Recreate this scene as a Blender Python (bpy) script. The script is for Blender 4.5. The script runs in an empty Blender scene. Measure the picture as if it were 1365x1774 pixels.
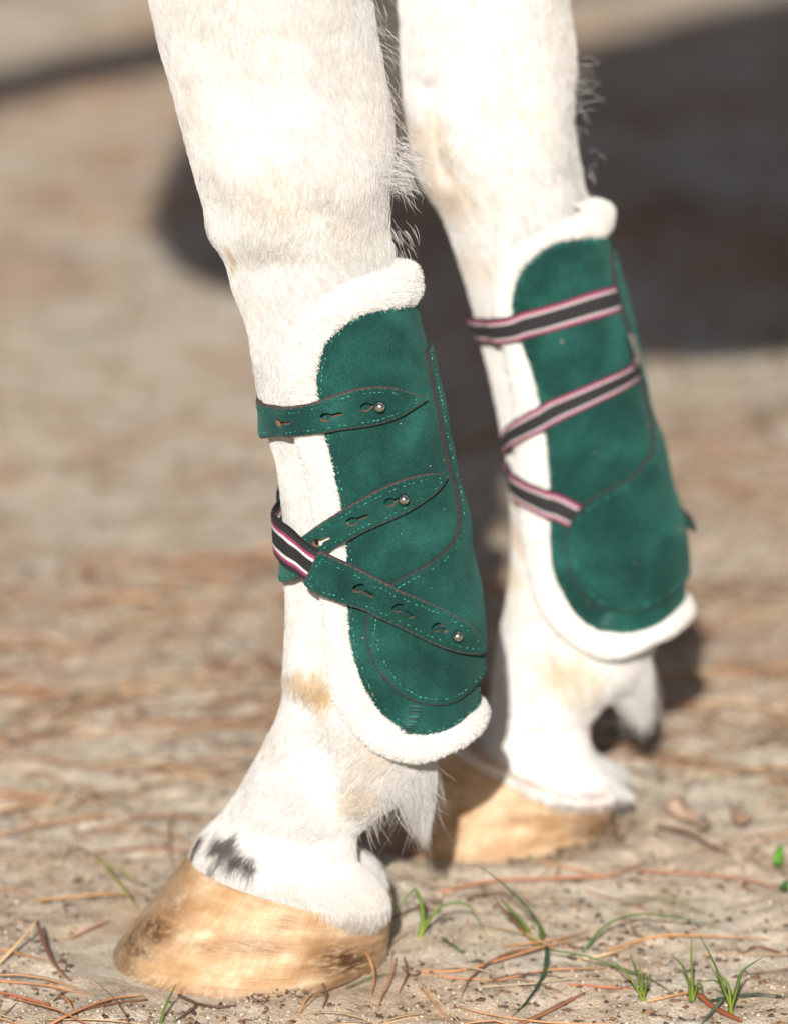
import bpy, bmesh, math, random
import numpy as np
from mathutils import Vector, geometry

rng = np.random.default_rng(11)
random.seed(11)
scene = bpy.context.scene
COL = scene.collection
R = math.radians

# ------------------------------------------------------------------ camera, world, sun, exposure
PITCH = R(17.0); DIST = 2.8; FPX = 9655.0; ZC = 0.2381        # FPX: focal length in pixels of a 1365 x 1774 frame
FWD = np.array([0, math.cos(PITCH), -math.sin(PITCH)])
UPV = np.array([0, math.sin(PITCH), math.cos(PITCH)])
RGT = np.array([1.0, 0, 0])
CAM = np.array([0, 0, ZC]) - DIST * FWD
cam_data = bpy.data.cameras.new('camera')
cam = bpy.data.objects.new('camera', cam_data); COL.objects.link(cam)
cam.location = CAM; cam.rotation_euler = (R(90) - PITCH, 0, 0)
cam_data.sensor_fit = 'VERTICAL'; cam_data.sensor_height = 36.0
cam_data.lens = FPX / 1774 * 36.0
cam_data.clip_start = 0.05; cam_data.clip_end = 500
cam_data.dof.use_dof = True; cam_data.dof.focus_distance = 2.755; cam_data.dof.aperture_fstop = 4.2
scene.camera = cam

SUN_EL = R(28.0); SUN_AZ = R(5.0)                              # azimuth: how far the sun stands to the left of the camera's back
world = bpy.data.worlds.new('World'); scene.world = world; world.use_nodes = True
wn = world.node_tree.nodes; wl = world.node_tree.links
bg = wn['Background']; sky = wn.new('ShaderNodeTexSky'); sky.sky_type = 'NISHITA'; sky.sun_disc = False
sky.sun_elevation = SUN_EL; sky.sun_rotation = R(180) + SUN_AZ
sky.air_density = 0.7; sky.dust_density = 3.0; sky.ozone_density = 0.5
wl.new(sky.outputs[0], bg.inputs[0]); bg.inputs[1].default_value = 0.05
sun_data = bpy.data.lights.new('sun', 'SUN'); sun_data.energy = 5.0; sun_data.angle = R(0.53); sun_data.color = (1.0, 0.955, 0.895)
sun = bpy.data.objects.new('sun', sun_data); COL.objects.link(sun); sun.location = (-1, -6, 5)
SUN_DIR = Vector((math.sin(SUN_AZ) * math.cos(SUN_EL), math.cos(SUN_AZ) * math.cos(SUN_EL), -math.sin(SUN_EL)))
sun.rotation_euler = SUN_DIR.to_track_quat('-Z', 'Y').to_euler()
vs = scene.view_settings
vs.view_transform = 'Standard'; vs.look = 'None'; vs.exposure = 0.46; vs.gamma = 1.0; vs.use_curve_mapping = False
scene.render.engine = 'CYCLES'
scene.cycles.use_denoising = True
scene.cycles.max_bounces = 4; scene.cycles.diffuse_bounces = 2; scene.cycles.glossy_bounces = 2; scene.cycles.transmission_bounces = 3
scene.cycles.caustics_reflective = False; scene.cycles.caustics_refractive = False; scene.cycles.adaptive_threshold = 0.02
try:
    scene.cycles_curves.shape = 'RIBBONS'
except Exception:
    pass

# ------------------------------------------------------------------ helpers: geometry
def pix_dir(u, v):
    u = np.asarray(u, float); v = np.asarray(v, float)
    return FWD + ((u - 682.5) / FPX)[..., None] * RGT + ((887 - v) / FPX)[..., None] * UPV
def PY(u, v, y):                                              # the point of the plane Y = y that stands on this line of sight
    d = pix_dir(u, v); t = (np.asarray(y, float) - CAM[1]) / d[..., 1]
    return CAM + t[..., None] * d
def PG(u, v, z=0.0):                                          # the point at height z on this line of sight
    d = pix_dir(u, v); t = (z - CAM[2]) / d[..., 2]
    return CAM + t[..., None] * d
def proj(p):
    q = p - CAM; dep = q @ FWD
    return np.stack([682.5 + FPX * (q @ RGT) / dep, 887 - FPX * (q @ UPV) / dep], -1)

def _hash(ix, iy, iz, seed):
    h = (ix.astype(np.int64) * 374761393 + iy.astype(np.int64) * 668265263 + iz.astype(np.int64) * 2147483647 + seed * 974634777) & 0xffffffff
    h = ((h ^ (h >> 13)) * 1274126177) & 0xffffffff
    h = h ^ (h >> 16)
    return (h & 0xffffff) / float(0xffffff)
def vnoise(p, size, seed=0):                                  # smooth value noise, 0..1, feature size in metres
    q = np.asarray(p, float) / size; i = np.floor(q).astype(np.int64); f = q - i; f = f * f * (3 - 2 * f)
    out = 0
    for dx in (0, 1):
        for dy in (0, 1):
            for dz in (0, 1):
                w = (f[..., 0] if dx else 1 - f[..., 0]) * (f[..., 1] if dy else 1 - f[..., 1]) * (f[..., 2] if dz else 1 - f[..., 2])
                out = out + w * _hash(i[..., 0] + dx, i[..., 1] + dy, i[..., 2] + dz, seed)
    return out
def fbm(p, size, seed=0, n=3):
    a, s, t = 1.0, 0.0, 0.0
    for k in range(n):
        s = s + a * vnoise(p, size / 2 ** k, seed + k * 17); t += a; a *= 0.5
    return s / t
def smooth(a, b, x):
    t = np.clip((x - a) / (b - a), 0, 1); return t * t * (3 - 2 * t)

def link(name, data, parent=None):
    o = bpy.data.objects.new(name, data); COL.objects.link(o)
    if parent: o.parent = parent
    return o
def tag(o, label=None, cat=None, group=None, kind=None):
    if label: o['label'] = label
    if cat: o['category'] = cat
    if group: o['group'] = group
    if kind: o['kind'] = kind
    return o
def empty(name, loc=(0, 0, 0)):
    o = bpy.data.objects.new(name, None); COL.objects.link(o); o.location = loc; o.empty_display_size = 0.05
    return o
def mesh_obj(name, V, F, mats, parent=None, mi=None, smooth_=True, attrs=None):
    V = np.asarray(V, float)
    if parent is not None: V = V - np.array(root_loc(parent))
    me = bpy.data.meshes.new(name)
    if isinstance(F, np.ndarray):
        me.vertices.add(len(V)); me.vertices.foreach_set('co', V.ravel()); me.loops.add(F.size); me.loops.foreach_set('vertex_index', F.astype(np.int32).ravel())
        me.polygons.add(len(F)); me.polygons.foreach_set('loop_start', (np.arange(len(F)) * F.shape[1]).astype(np.int32)); me.update(calc_edges=True); me.validate()
    else: me.from_pydata(V.tolist(), [], [list(map(int, f)) for f in F])
    for m in (mats if isinstance(mats, (list, tuple)) else [mats]): me.materials.append(m)
    if mi is not None: me.polygons.foreach_set('material_index', np.asarray(mi, np.int32))
    if smooth_: me.polygons.foreach_set('use_smooth', np.ones(len(me.polygons), bool))
    for k, a in (attrs or {}).items():
        a = np.asarray(a, float)
        if a.ndim == 1:
            at = me.attributes.new(k, 'FLOAT', 'POINT'); at.data.foreach_set('value', a)
        else:
            at = me.attributes.new(k, 'FLOAT_COLOR', 'POINT')
            at.data.foreach_set('color', np.concatenate([a, np.ones((len(a), 1))], 1).ravel())
    me.update()
    return link(name, me, parent)
def root_loc(o):
    v = np.array(o.location)
    while o.parent is not None:
        o = o.parent; v = v + np.array(o.location)
    return v
def hair_obj(name, P, rad, mat, parent=None, col=None):       # P: n x k x 3, rad: n x k
    n, k, _ = P.shape
    if parent is not None: P = P - root_loc(parent)
    cu = bpy.data.hair_curves.new(name)
    cu.add_curves([k] * n)
    cu.position_data.foreach_set('vector', P.astype(np.float32).ravel())
    at = cu.attributes.get('radius') or cu.attributes.new('radius', 'FLOAT', 'POINT')
    at.data.foreach_set('value', rad.astype(np.float32).ravel())
    if col is not None:
        a = cu.attributes.new('col', 'FLOAT_COLOR', 'CURVE')
        a.data.foreach_set('color', np.concatenate([col, np.ones((n, 1))], 1).astype(np.float32).ravel())
    cu.materials.append(mat)
    return link(name, cu, parent)

def hermite(T, X, tq):                                        # smooth interpolation of table rows
    T = np.asarray(T, float); X = np.asarray(X, float)
    m = np.gradient(X, T, axis=0)
    i = np.clip(np.searchsorted(T, tq) - 1, 0, len(T) - 2)
    h = (T[i + 1] - T[i]); u = (tq - T[i]) / h
    sh = (len(tq),) + (1,) * (X.ndim - 1); u = u.reshape(sh); h = h.reshape(sh)
    return ((2*u**3 - 3*u**2 + 1) * X[i] + (u**3 - 2*u**2 + u) * h * m[i] + (-2*u**3 + 3*u**2) * X[i + 1] + (u**3 - u**2) * h * m[i + 1])

class Tube:
    """A limb-like surface: rows are (front point, back point, half thickness, heel notch). theta 0 = front (-x), pi/2 = the camera's side (-y), pi = back."""
    def __init__(self, rows, y, pixels=True, ex=2.0, n=700):
        rows = np.array([list(r) + [0] * (6 - len(r)) for r in rows], float)
        if pixels:
            F = PY(rows[:, 0], rows[:, 1], y); B = PY(rows[:, 2], rows[:, 3], y)
        else:
            F = np.stack([rows[:, 0], np.full(len(rows), y), rows[:, 1]], -1); B = np.stack([rows[:, 2], np.full(len(rows), y), rows[:, 3]], -1)
        C = (F + B) / 2; A = (F - B) / 2
        t = np.concatenate([[0], np.cumsum(np.linalg.norm(np.diff(C, axis=0), axis=1))])
        self.L = t[-1]; tq = np.linspace(0, t[-1], n)
        tab = hermite(t, np.concatenate([C, A, rows[:, 4:6]], 1), tq)
        self.tab = tab; self.tt = tq / t[-1]; self.n = n; self.ex = ex; self.bumps = []; self.knots = t / t[-1]
    def row(self, s):
        x = np.clip(s, 0, 1) * (self.n - 1); i = np.minimum(x.astype(int), self.n - 2); f = (x - i)[..., None]
        return self.tab[i] * (1 - f) + self.tab[i + 1] * f
    def base(self, s, th):
        s, th = np.broadcast_arrays(np.asarray(s, float), np.asarray(th, float))
        r = self.row(s); c, sn = np.cos(th), np.sin(th); e = 2 / self.ex
        cx = np.sign(c) * np.abs(c) ** e; sy = np.sign(sn) * np.abs(sn) ** e
        d = np.angle(np.exp(1j * (th - math.pi)))
        k = 1 - r[..., 7] * np.exp(-(d / 0.38) ** 2)
        p = r[..., 0:3] + r[..., 3:6] * (cx * k)[..., None]
        p = p + np.stack([0 * c, -r[..., 6] * sy, 0 * c], -1)
        return p
    def raw_normal(self, f, s, th, e=2e-3):
        ds = f(np.clip(s + e, 0, 1), th) - f(np.clip(s - e, 0, 1), th); dt = f(s, th + e * 3) - f(s, th - e * 3)
        n = np.cross(ds, dt); n /= np.linalg.norm(n, axis=-1, keepdims=True) + 1e-12
        c = self.row(s)[..., 0:3]; flip = np.sign(np.sum(n * (f(s, th) - c), -1, keepdims=True)); flip[flip == 0] = 1
        return n * flip
    def ev(self, s, th, h=None):
        s, th = np.broadcast_arrays(np.asarray(s, float), np.asarray(th, float))
        p = self.base(s, th)
        if self.bumps or h is not None:
            n = self.raw_normal(self.base, s, th); d = np.zeros(s.shape)
            for (q, sig, amp) in self.bumps:
                if isinstance(sig, tuple):                    # a ridge or groove along a segment q[0]..q[1]
                    a, b = q; ab = b - a; t = np.clip(((p - a) @ ab) / (ab @ ab), 0, 1); dd = np.sum((p - a - t[..., None] * ab) ** 2, -1)
                    d = d + amp * np.exp(-dd / (2 * sig[0] ** 2))
                else:
                    d = d + amp * np.exp(-np.sum((p - q) ** 2, -1) / (2 * sig ** 2))
            if h is not None: d = d + h
            p = p + n * d[..., None]
        return p
    def normal(self, s, th):
        return self.raw_normal(self.ev, s, th)
    def inv(self, px):                                        # pixels -> (s, theta) on the side that faces the camera
        if not hasattr(self, '_g'):
            S, T = np.meshgrid(np.linspace(0, 1, 500), np.linspace(-0.25, math.pi + 0.25, 260), indexing='ij')
            P = self.base(S, T); N = self.raw_normal(self.base, S, T)
            ok = np.sum(N * (CAM - P), -1) > 0
            self._g = (S[ok], T[ok], proj(P[ok]))
        S, T, Q = self._g; out = []
        for q in np.asarray(px, float):
            i = np.argmin(np.sum((Q - q) ** 2, 1)); s, t = S[i], T[i]
            for _ in range(2):
                e = 1e-3
                p0, p1, p2 = proj(np.array([self.base(s, t), self.base(s + e, t), self.base(s, t + e)]))
                J = np.stack([(p1 - p0) / e, (p2 - p0) / e], -1)
                if abs(np.linalg.det(J)) < 2e3: break
                st = np.linalg.solve(J, q - p0)
                if abs(st[0]) > 0.02 or abs(st[1]) > 0.1: break
                s, t = s + st[0], t + st[1]
            out.append((s, t))
        return np.array(out)
    def at(self, u, v):
        s, t = self.inv([(u, v)])[0]; return self.base(np.array(s), np.array(t))
    def mesh(self, ns, nt, s0=0.0, s1=1.0):
        S, T = np.meshgrid(np.linspace(s0, s1, ns), np.linspace(0, 2 * math.pi, nt, endpoint=False), indexing='ij')
        V = self.ev(S, T).reshape(-1, 3); F = []
        for i in range(ns - 1):
            for j in range(nt):
                a = i * nt + j; b = i * nt + (j + 1) % nt
                F.append((a, b, b + nt, a + nt))
        F.append(tuple(range(nt - 1, -1, -1))); F.append(tuple((ns - 1) * nt + j for j in range(nt)))
        return V, F
    def sample(self, n, s0, s1, t0=0.0, t1=2 * math.pi, wfun=None):
        ns, nt = 240, 120
        S, T = np.meshgrid(np.linspace(s0, s1, ns + 1), np.linspace(t0, t1, nt + 1), indexing='ij')
        P = self.base(S, T); a = np.linalg.norm(np.cross(P[1:, :-1] - P[:-1, :-1], P[:-1, 1:] - P[:-1, :-1]), axis=-1)
        if wfun is not None: a = a * wfun((S[1:, 1:] + S[:-1, :-1]) / 2, (T[1:, 1:] + T[:-1, :-1]) / 2, P[:-1, :-1])
        c = np.cumsum(a.ravel()); k = np.searchsorted(c, rng.random(n) * c[-1]); k = np.minimum(k, ns * nt - 1)
        i, j = k // nt, k % nt
        return s0 + (i + rng.random(n)) * (s1 - s0) / ns, t0 + (j + rng.random(n)) * (t1 - t0) / nt

# ------------------------------------------------------------------ helpers: materials
def mat(name):
    m = bpy.data.materials.new(name); m.use_nodes = True
    nt = m.node_tree; nt.nodes.clear()
    out = nt.nodes.new('ShaderNodeOutputMaterial'); b = nt.nodes.new('ShaderNodeBsdfPrincipled')
    nt.links.new(b.outputs[0], out.inputs[0])
    return m, nt, b, out
def nd(nt, t, **kw):
    n = nt.nodes.new(t)
    for k, v in kw.items(): setattr(n, k, v)
    return n
def ramp(nt, fac, stops, interp='LINEAR'):
    r = nd(nt, 'ShaderNodeValToRGB'); r.color_ramp.interpolation = interp
    el = r.color_ramp.elements
    while len(el) < len(stops): el.new(0.5)
    for e, (p, c) in zip(el, stops):
        e.position = p; e.color = (*c, 1) if len(c) == 3 else c
    nt.links.new(fac, r.inputs[0]); return r.outputs[0]
def noise(nt, vec, scale, detail=4, rough=0.55, dist=0.0):
    n = nd(nt, 'ShaderNodeTexNoise'); n.inputs['Scale'].default_value = scale; n.inputs['Detail'].default_value = detail
    n.inputs['Roughness'].default_value = rough; n.inputs['Distortion'].default_value = dist
    if vec is not None: nt.links.new(vec, n.inputs['Vector'])
    return n.outputs[0]
def mixc(nt, fac, a, b, mode='MIX'):
    n = nd(nt, 'ShaderNodeMix', data_type='RGBA', blend_type=mode)
    for sock, v in ((n.inputs[0], fac), (n.inputs[6], a), (n.inputs[7], b)):
        if isinstance(v, (int, float)): sock.default_value = v
        elif isinstance(v, tuple): sock.default_value = (*v, 1) if len(v) == 3 else v
        else: nt.links.new(v, sock)
    return n.outputs[2]
def bump(nt, h, strength, dist, bsdf):
    b = nd(nt, 'ShaderNodeBump'); b.inputs['Strength'].default_value = strength; b.inputs['Distance'].default_value = dist
    nt.links.new(h, b.inputs['Height']); nt.links.new(b.outputs[0], bsdf.inputs['Normal']); return b
def geo_pos(nt):
    return nd(nt, 'ShaderNodeTexCoord').outputs['Object']
def simple(name, col, rough=0.8, metal=0.0, sheen=0.0, var=0.25, scale=300.0, bmp=0.0):
    m, nt, b, o = mat(name)
    n = noise(nt, geo_pos(nt), scale, 3)
    c = ramp(nt, n, [(0.3, tuple(x * (1 - var) for x in col)), (0.7, tuple(min(1, x * (1 + var)) for x in col))])
    nt.links.new(c, b.inputs['Base Color']); b.inputs['Roughness'].default_value = rough; b.inputs['Metallic'].default_value = metal
    if sheen: b.inputs['Sheen Weight'].default_value = sheen
    if bmp: bump(nt, n, bmp, 0.0005, b)
    return m
def attr_mat(name, rough=0.7, attr='col', translucent=0.0, spec=0.3, bmp=None):
    m, nt, b, o = mat(name)
    a = nd(nt, 'ShaderNodeAttribute', attribute_name=attr)
    nt.links.new(a.outputs['Color'], b.inputs['Base Color']); b.inputs['Roughness'].default_value = rough
    b.inputs['Specular IOR Level'].default_value = spec
    if bmp:
        bump(nt, noise(nt, geo_pos(nt), bmp[0], 4), bmp[1], bmp[2], b)
    if translucent:
        t = nd(nt, 'ShaderNodeBsdfTranslucent'); mx = nd(nt, 'ShaderNodeMixShader'); mx.inputs[0].default_value = translucent
        nt.links.new(a.outputs['Color'], t.inputs[0]); nt.links.new(b.outputs[0], mx.inputs[1]); nt.links.new(t.outputs[0], mx.inputs[2])
        nt.links.new(mx.outputs[0], o.inputs[0])
    return m

def suede_material():
    m, nt, b, o = mat('green_suede')
    p = geo_pos(nt)
    big = noise(nt, p, 26, 2, 0.5, 0.3); mid = noise(nt, p, 240, 2, 0.6); fine = noise(nt, p, 1050, 3, 0.75)
    c = ramp(nt, big, [(0.30, (0.0044, 0.0255, 0.0215)), (0.5, (0.0072, 0.0440, 0.0365)), (0.70, (0.0150, 0.0820, 0.0680))])
    c2 = ramp(nt, mid, [(0.3, (0.86, 0.86, 0.86)), (0.7, (1.14, 1.14, 1.14))])
    c = mixc(nt, 0.8, c, c2, 'MULTIPLY')
    c3 = ramp(nt, fine, [(0.32, (0.5, 0.5, 0.5)), (0.68, (1.5, 1.5, 1.5))])
    c = mixc(nt, 0.7, c, c3, 'MULTIPLY')
    nt.links.new(c, b.inputs['Base Color']); b.inputs['Roughness'].default_value = 0.95
    b.inputs['Specular IOR Level'].default_value = 0.15
    b.inputs['Sheen Weight'].default_value = 0.16; b.inputs['Sheen Roughness'].default_value = 0.45
    b.inputs['Sheen Tint'].default_value = (0.35, 0.85, 0.75, 1)
    bump(nt, fine, 0.6, 0.0008, b)
    return m
def elastic_material(name, stops):
    m, nt, b, o = mat(name)
    w = nd(nt, 'ShaderNodeAttribute', attribute_name='across'); l = nd(nt, 'ShaderNodeAttribute', attribute_name='along')
    saw = nd(nt, 'ShaderNodeMath', operation='SINE'); ml = nd(nt, 'ShaderNodeMath', operation='MULTIPLY'); ml.inputs[1].default_value = 5200
    nt.links.new(l.outputs['Fac'], ml.inputs[0]); nt.links.new(ml.outputs[0], saw.inputs[0])
    k = nd(nt, 'ShaderNodeMath', operation='MULTIPLY_ADD'); k.inputs[1].default_value = 0.012
    nt.links.new(saw.outputs[0], k.inputs[0]); nt.links.new(w.outputs['Fac'], k.inputs[2])
    c = ramp(nt, k.outputs[0], stops, 'CONSTANT')
    n = noise(nt, geo_pos(nt), 1800, 2)
    c = mixc(nt, 0.6, c, ramp(nt, n, [(0.3, (0.65, 0.65, 0.65)), (0.7, (1.35, 1.35, 1.35))]), 'MULTIPLY')
    nt.links.new(c, b.inputs['Base Color']); b.inputs['Roughness'].default_value = 0.85
    bump(nt, saw.outputs[0], 0.3, 0.0003, b)
    return m
def hoof_material():
    m, nt, b, o = mat('hoof_horn')
    hv = nd(nt, 'ShaderNodeAttribute', attribute_name='down').outputs['Fac']; ha = nd(nt, 'ShaderNodeAttribute', attribute_name='around').outputs['Fac']
    def vec(kx, ky, off=0.0):
        a = nd(nt, 'ShaderNodeMath', operation='MULTIPLY'); a.inputs[1].default_value = kx; nt.links.new(ha, a.inputs[0])
        c = nd(nt, 'ShaderNodeMath', operation='MULTIPLY_ADD'); c.inputs[1].default_value = ky; c.inputs[2].default_value = off; nt.links.new(hv, c.inputs[0])
        v = nd(nt, 'ShaderNodeCombineXYZ'); nt.links.new(a.outputs[0], v.inputs[0]); nt.links.new(c.outputs[0], v.inputs[1]); return v.outputs[0]
    blot = noise(nt, vec(1.6, 2.2), 1.5, 3, 0.55, 0.0)
    rings = noise(nt, vec(0.5, 34), 1.5, 3, 0.6, 0.0); fib = noise(nt, vec(30, 1.2), 2.0, 3, 0.6); fine = noise(nt, vec(16, 30), 3.0, 4, 0.7)
    c = ramp(nt, blot, [(0.24, (0.30, 0.165, 0.070)), (0.42, (0.41, 0.255, 0.130)), (0.56, (0.50, 0.345, 0.205)), (0.70, (0.66, 0.52, 0.37))])
    c = mixc(nt, 0.35, c, ramp(nt, rings, [(0.3, (0.74, 0.68, 0.60)), (0.5, (1, 1, 1)), (0.72, (1.14, 1.16, 1.18))]), 'MULTIPLY')
    c = mixc(nt, 0.5, c, ramp(nt, fib, [(0.3, (0.72, 0.68, 0.62)), (0.7, (1.15, 1.15, 1.15))]), 'MULTIPLY')
    scr = ramp(nt, fine, [(0.58, (0, 0, 0)), (0.72, (1, 1, 1))])
    c = mixc(nt, nd_mul(nt, scr, 0.35), c, (0.28, 0.13, 0.05))
    # worn, dirty edge near the ground and a smoother band below the hair line
    low = ramp(nt, hv, [(0.78, (0, 0, 0)), (0.97, (1, 1, 1))])
    dirt = noise(nt, vec(9, 9, 3.1), 2.5, 4, 0.7)
    c = mixc(nt, nd_mul2(nt, low, ramp(nt, dirt, [(0.36, (0, 0, 0)), (0.56, (1, 1, 1))])), c, (0.13, 0.075, 0.04))
    d2 = nd(nt, 'ShaderNodeAttribute', attribute_name='stain').outputs['Fac']
    c = mixc(nt, nd_mul2(nt, d2, ramp(nt, noise(nt, vec(3.0, 7.0, 1.0), 3.0, 5, 0.65, 0.5), [(0.30, (0, 0, 0)), (0.55, (1, 1, 1))])), c, (0.075, 0.034, 0.015))
    nt.links.new(c, b.inputs['Base Color']); b.inputs['Roughness'].default_value = 0.42
    nt.links.new(ramp(nt, fine, [(0.3, (0.24, 0.24, 0.24)), (0.7, (0.5, 0.5, 0.5))]), b.inputs['Roughness'])
    mx = mixc(nt, 0.3, rings, fine)
    bump(nt, mx, 0.5, 0.0022, b)
    return m
def nd_mul(nt, a, k):
    n = nd(nt, 'ShaderNodeMath', operation='MULTIPLY'); n.inputs[1].default_value = k; nt.links.new(a, n.inputs[0]); return n.outputs[0]
def nd_mul2(nt, a, b_):
    n = nd(nt, 'ShaderNodeMath', operation='MULTIPLY'); nt.links.new(a, n.inputs[0]); nt.links.new(b_, n.inputs[1]); return n.outputs[0]
def ground_material():
    m, nt, b, o = mat('sandy_soil')
    p = geo_pos(nt)
    patch = noise(nt, p, 6.0, 2, 0.6, 0.0); patch2 = noise(nt, p, 19, 3, 0.65, 0.0); mid = noise(nt, p, 85, 3, 0.65); fine = noise(nt, p, 700, 2, 0.7)
    c = ramp(nt, patch2, [(0.28, (0.335, 0.255, 0.18)), (0.44, (0.45, 0.378, 0.29)), (0.60, (0.50, 0.44, 0.36)), (0.75, (0.54, 0.495, 0.43))])
    c = mixc(nt, ramp(nt, patch, [(0.50, (0, 0, 0)), (0.66, (0.45, 0.45, 0.45))]), c, (0.36, 0.235, 0.14))
    c = mixc(nt, ramp(nt, patch, [(0.30, (0.30, 0.30, 0.30)), (0.42, (0, 0, 0))]), c, (0.27, 0.265, 0.13))
    c = mixc(nt, 0.8, c, ramp(nt, mid, [(0.3, (0.66, 0.63, 0.60)), (0.5, (1.0, 1.0, 1.0)), (0.75, (1.15, 1.15, 1.15))]), 'MULTIPLY')
    c = mixc(nt, 0.9, c, ramp(nt, fine, [(0.28, (0.42, 0.38, 0.35)), (0.42, (0.95, 0.95, 0.95)), (0.7, (1.2, 1.2, 1.2))]), 'MULTIPLY')
    nt.links.new(c, b.inputs['Base Color']); b.inputs['Roughness'].default_value = 0.95; b.inputs['Specular IOR Level'].default_value = 0.2
    bump(nt, noise(nt, p, 420, 2, 0.7), 0.55, 0.003, b)
    return m

M = {}
M['suede'] = suede_material()
M['edge'] = simple('dark_piping', (0.022, 0.016, 0.017), 0.9, var=0.4, scale=900)
M['strap_edge'] = simple('cut_leather_edge', (0.055, 0.035, 0.031), 0.9, var=0.4, scale=900)
M['hole_edge'] = simple('raw_leather_hole', (0.17, 0.085, 0.052), 0.9, var=0.3, scale=900)
M['thread'] = attr_mat('teal_thread', 0.6)
BLK = (0.012, 0.011, 0.013); WHT = (0.60, 0.58, 0.58); MAG = (0.25, 0.028, 0.10); PNK = (0.36, 0.17, 0.215); GRY = (0.42, 0.42, 0.42); MAR = (0.16, 0.02, 0.06)
M['elastic'] = elastic_material('striped_elastic', [(0.0, BLK), (0.16, MAG), (0.25, WHT), (0.325, BLK), (0.675, WHT), (0.75, MAG), (0.84, BLK)])
M['elastic_wide'] = elastic_material('wide_striped_elastic', [(0.0, BLK), (0.05, MAR), (0.13, PNK), (0.20, GRY), (0.25, BLK), (0.75, GRY), (0.80, PNK), (0.87, MAR), (0.95, BLK)])
M['fleece'] = simple('fleece_backing', (0.80, 0.78, 0.71), 0.95, var=0.05)
M['pile'] = attr_mat('fleece_pile', 0.8, translucent=0.3, spec=0.1)
M['metal'] = simple('polished_steel', (0.50, 0.49, 0.48), 0.08, 1.0, var=0.03)
M['coat'] = attr_mat('white_coat_skin', 0.8, spec=0.1, bmp=(500, 0.3, 0.001))
M['hair'] = attr_mat('white_coat_hair', 0.55, translucent=0.40, spec=0.2)
M['hoof'] = hoof_material()
M['soil'] = ground_material()
M['needle'] = attr_mat('dry_needle', 0.55, spec=0.35)
M['grass'] = attr_mat('grass_blade', 0.5, translucent=0.3, spec=0.35)
M['debris'] = attr_mat('soil_crumbs', 0.95, spec=0.1)
M['bark'] = simple('pine_bark', (0.13, 0.075, 0.05), 0.95, var=0.5, scale=25, bmp=1.0)

# ------------------------------------------------------------------ ground
def ground_h(x, y):
    p = np.stack([x, y, 0 * x], -1)
    near = 1.0 / (1 + np.maximum(0, np.abs(x) - 3) * 0.2 + np.maximum(0, np.abs(y) - 4) * 0.2)
    h = (fbm(p, 0.22, 3, 3) - 0.5) * 0.014 + (fbm(p, 0.045, 9, 3) - 0.5) * 0.0062 * near + (vnoise(p, 0.012, 21) - 0.5) * 0.0030 * near + (vnoise(p, 0.0065, 22) - 0.5) * 0.0014 * near
    # flat under the hooves
    for (cx, cy) in ((-0.075, 0.0), (0.045, 0.195)):
        d = np.hypot((x - cx) / 0.11, (y - cy) / 0.085); w = smooth(0.75, 1.35, d)
        h = h * (0.15 + 0.85 * w) - 0.0005 * (1 - w) + 0.0045 * np.exp(-((d - 0.92) / 0.13) ** 2) * vnoise(p, .018, 33)
    return h
def spaced(lo, hi, step, far):
    a = list(np.arange(lo, hi + step / 2, step)); s = step; x = a[-1]; up = []
    while x < far: s *= 1.16; x += s; up.append(x)
    s = step; x = a[0]; dn = []
    while x > -far: s *= 1.16; x -= s; dn.append(x)
    return np.array(dn[::-1] + a + up)
gx = spaced(-0.30, 0.36, 0.003, 120); gy = spaced(-0.16, 0.42, 0.003, 120)
GX, GY = np.meshgrid(gx, gy, indexing='xy')
GV = np.stack([GX, GY, ground_h(GX, GY)], -1).reshape(-1, 3)
nx, ny = len(gx), len(gy)
ii, jj = np.meshgrid(np.arange(ny - 1), np.arange(nx - 1), indexing='ij'); a_ = (ii * nx + jj).ravel()
ground = mesh_obj('ground', GV, np.stack([a_, a_ + 1, a_ + nx + 1, a_ + nx], -1), M['soil'])
tag(ground, 'pale sandy soil strewn with needles, running on behind the horse', 'ground', kind='structure')

# ------------------------------------------------------------------ horse
YN, YF = 0.0, 0.195                                            # the planes of the near (left) and far (right) foreleg
def wp(x, z, y): return tuple(proj(np.array([x, y, z])))
near_leg = Tube([
    (60, -1000, 700, -1000, .080), (165, -500, 615, -500, .060), (225, -200, 630, -190, .050), (260, 0, 640, 10, .045), (280, 90, 654, 97, .043), (296, 143, 664, 145, .042),
    (311, 200, 673, 195, .043), (333, 285, 677, 270, .043), (352, 352, 670, 335, .041), (362, 400, 670, 385, .039), (388, 448, 674, 420, .036), (404, 500, 680, 465, .033),
    (428, 567, 692, 525, .029), (441, 640, 712, 585, .027), (459, 730, 735, 670, .026), (479, 800, 757, 745, .025), (490, 880, 775, 825, .025), (498, 960, 790, 905, .025),
    (500, 1040, 800, 985, .026), (495, 1110, 806, 1065, .028), (491, 1165, 806, 1140, .031), (490, 1205, 796, 1205, .033), (480, 1245, 772, 1268, .034), (463, 1282, 742, 1325, .034),
    (439, 1328, 700, 1372, .033), (412, 1375, 652, 1405, .032), (384, 1414, 622, 1436, .032, .03), (356, 1444, 628, 1478, .036, .14), (338, 1473, 672, 1518, .045, .26), (336, 1490, 690, 1548, .048, .28), (345, 1508, 680, 1580, .046, .22)], YN)
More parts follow.
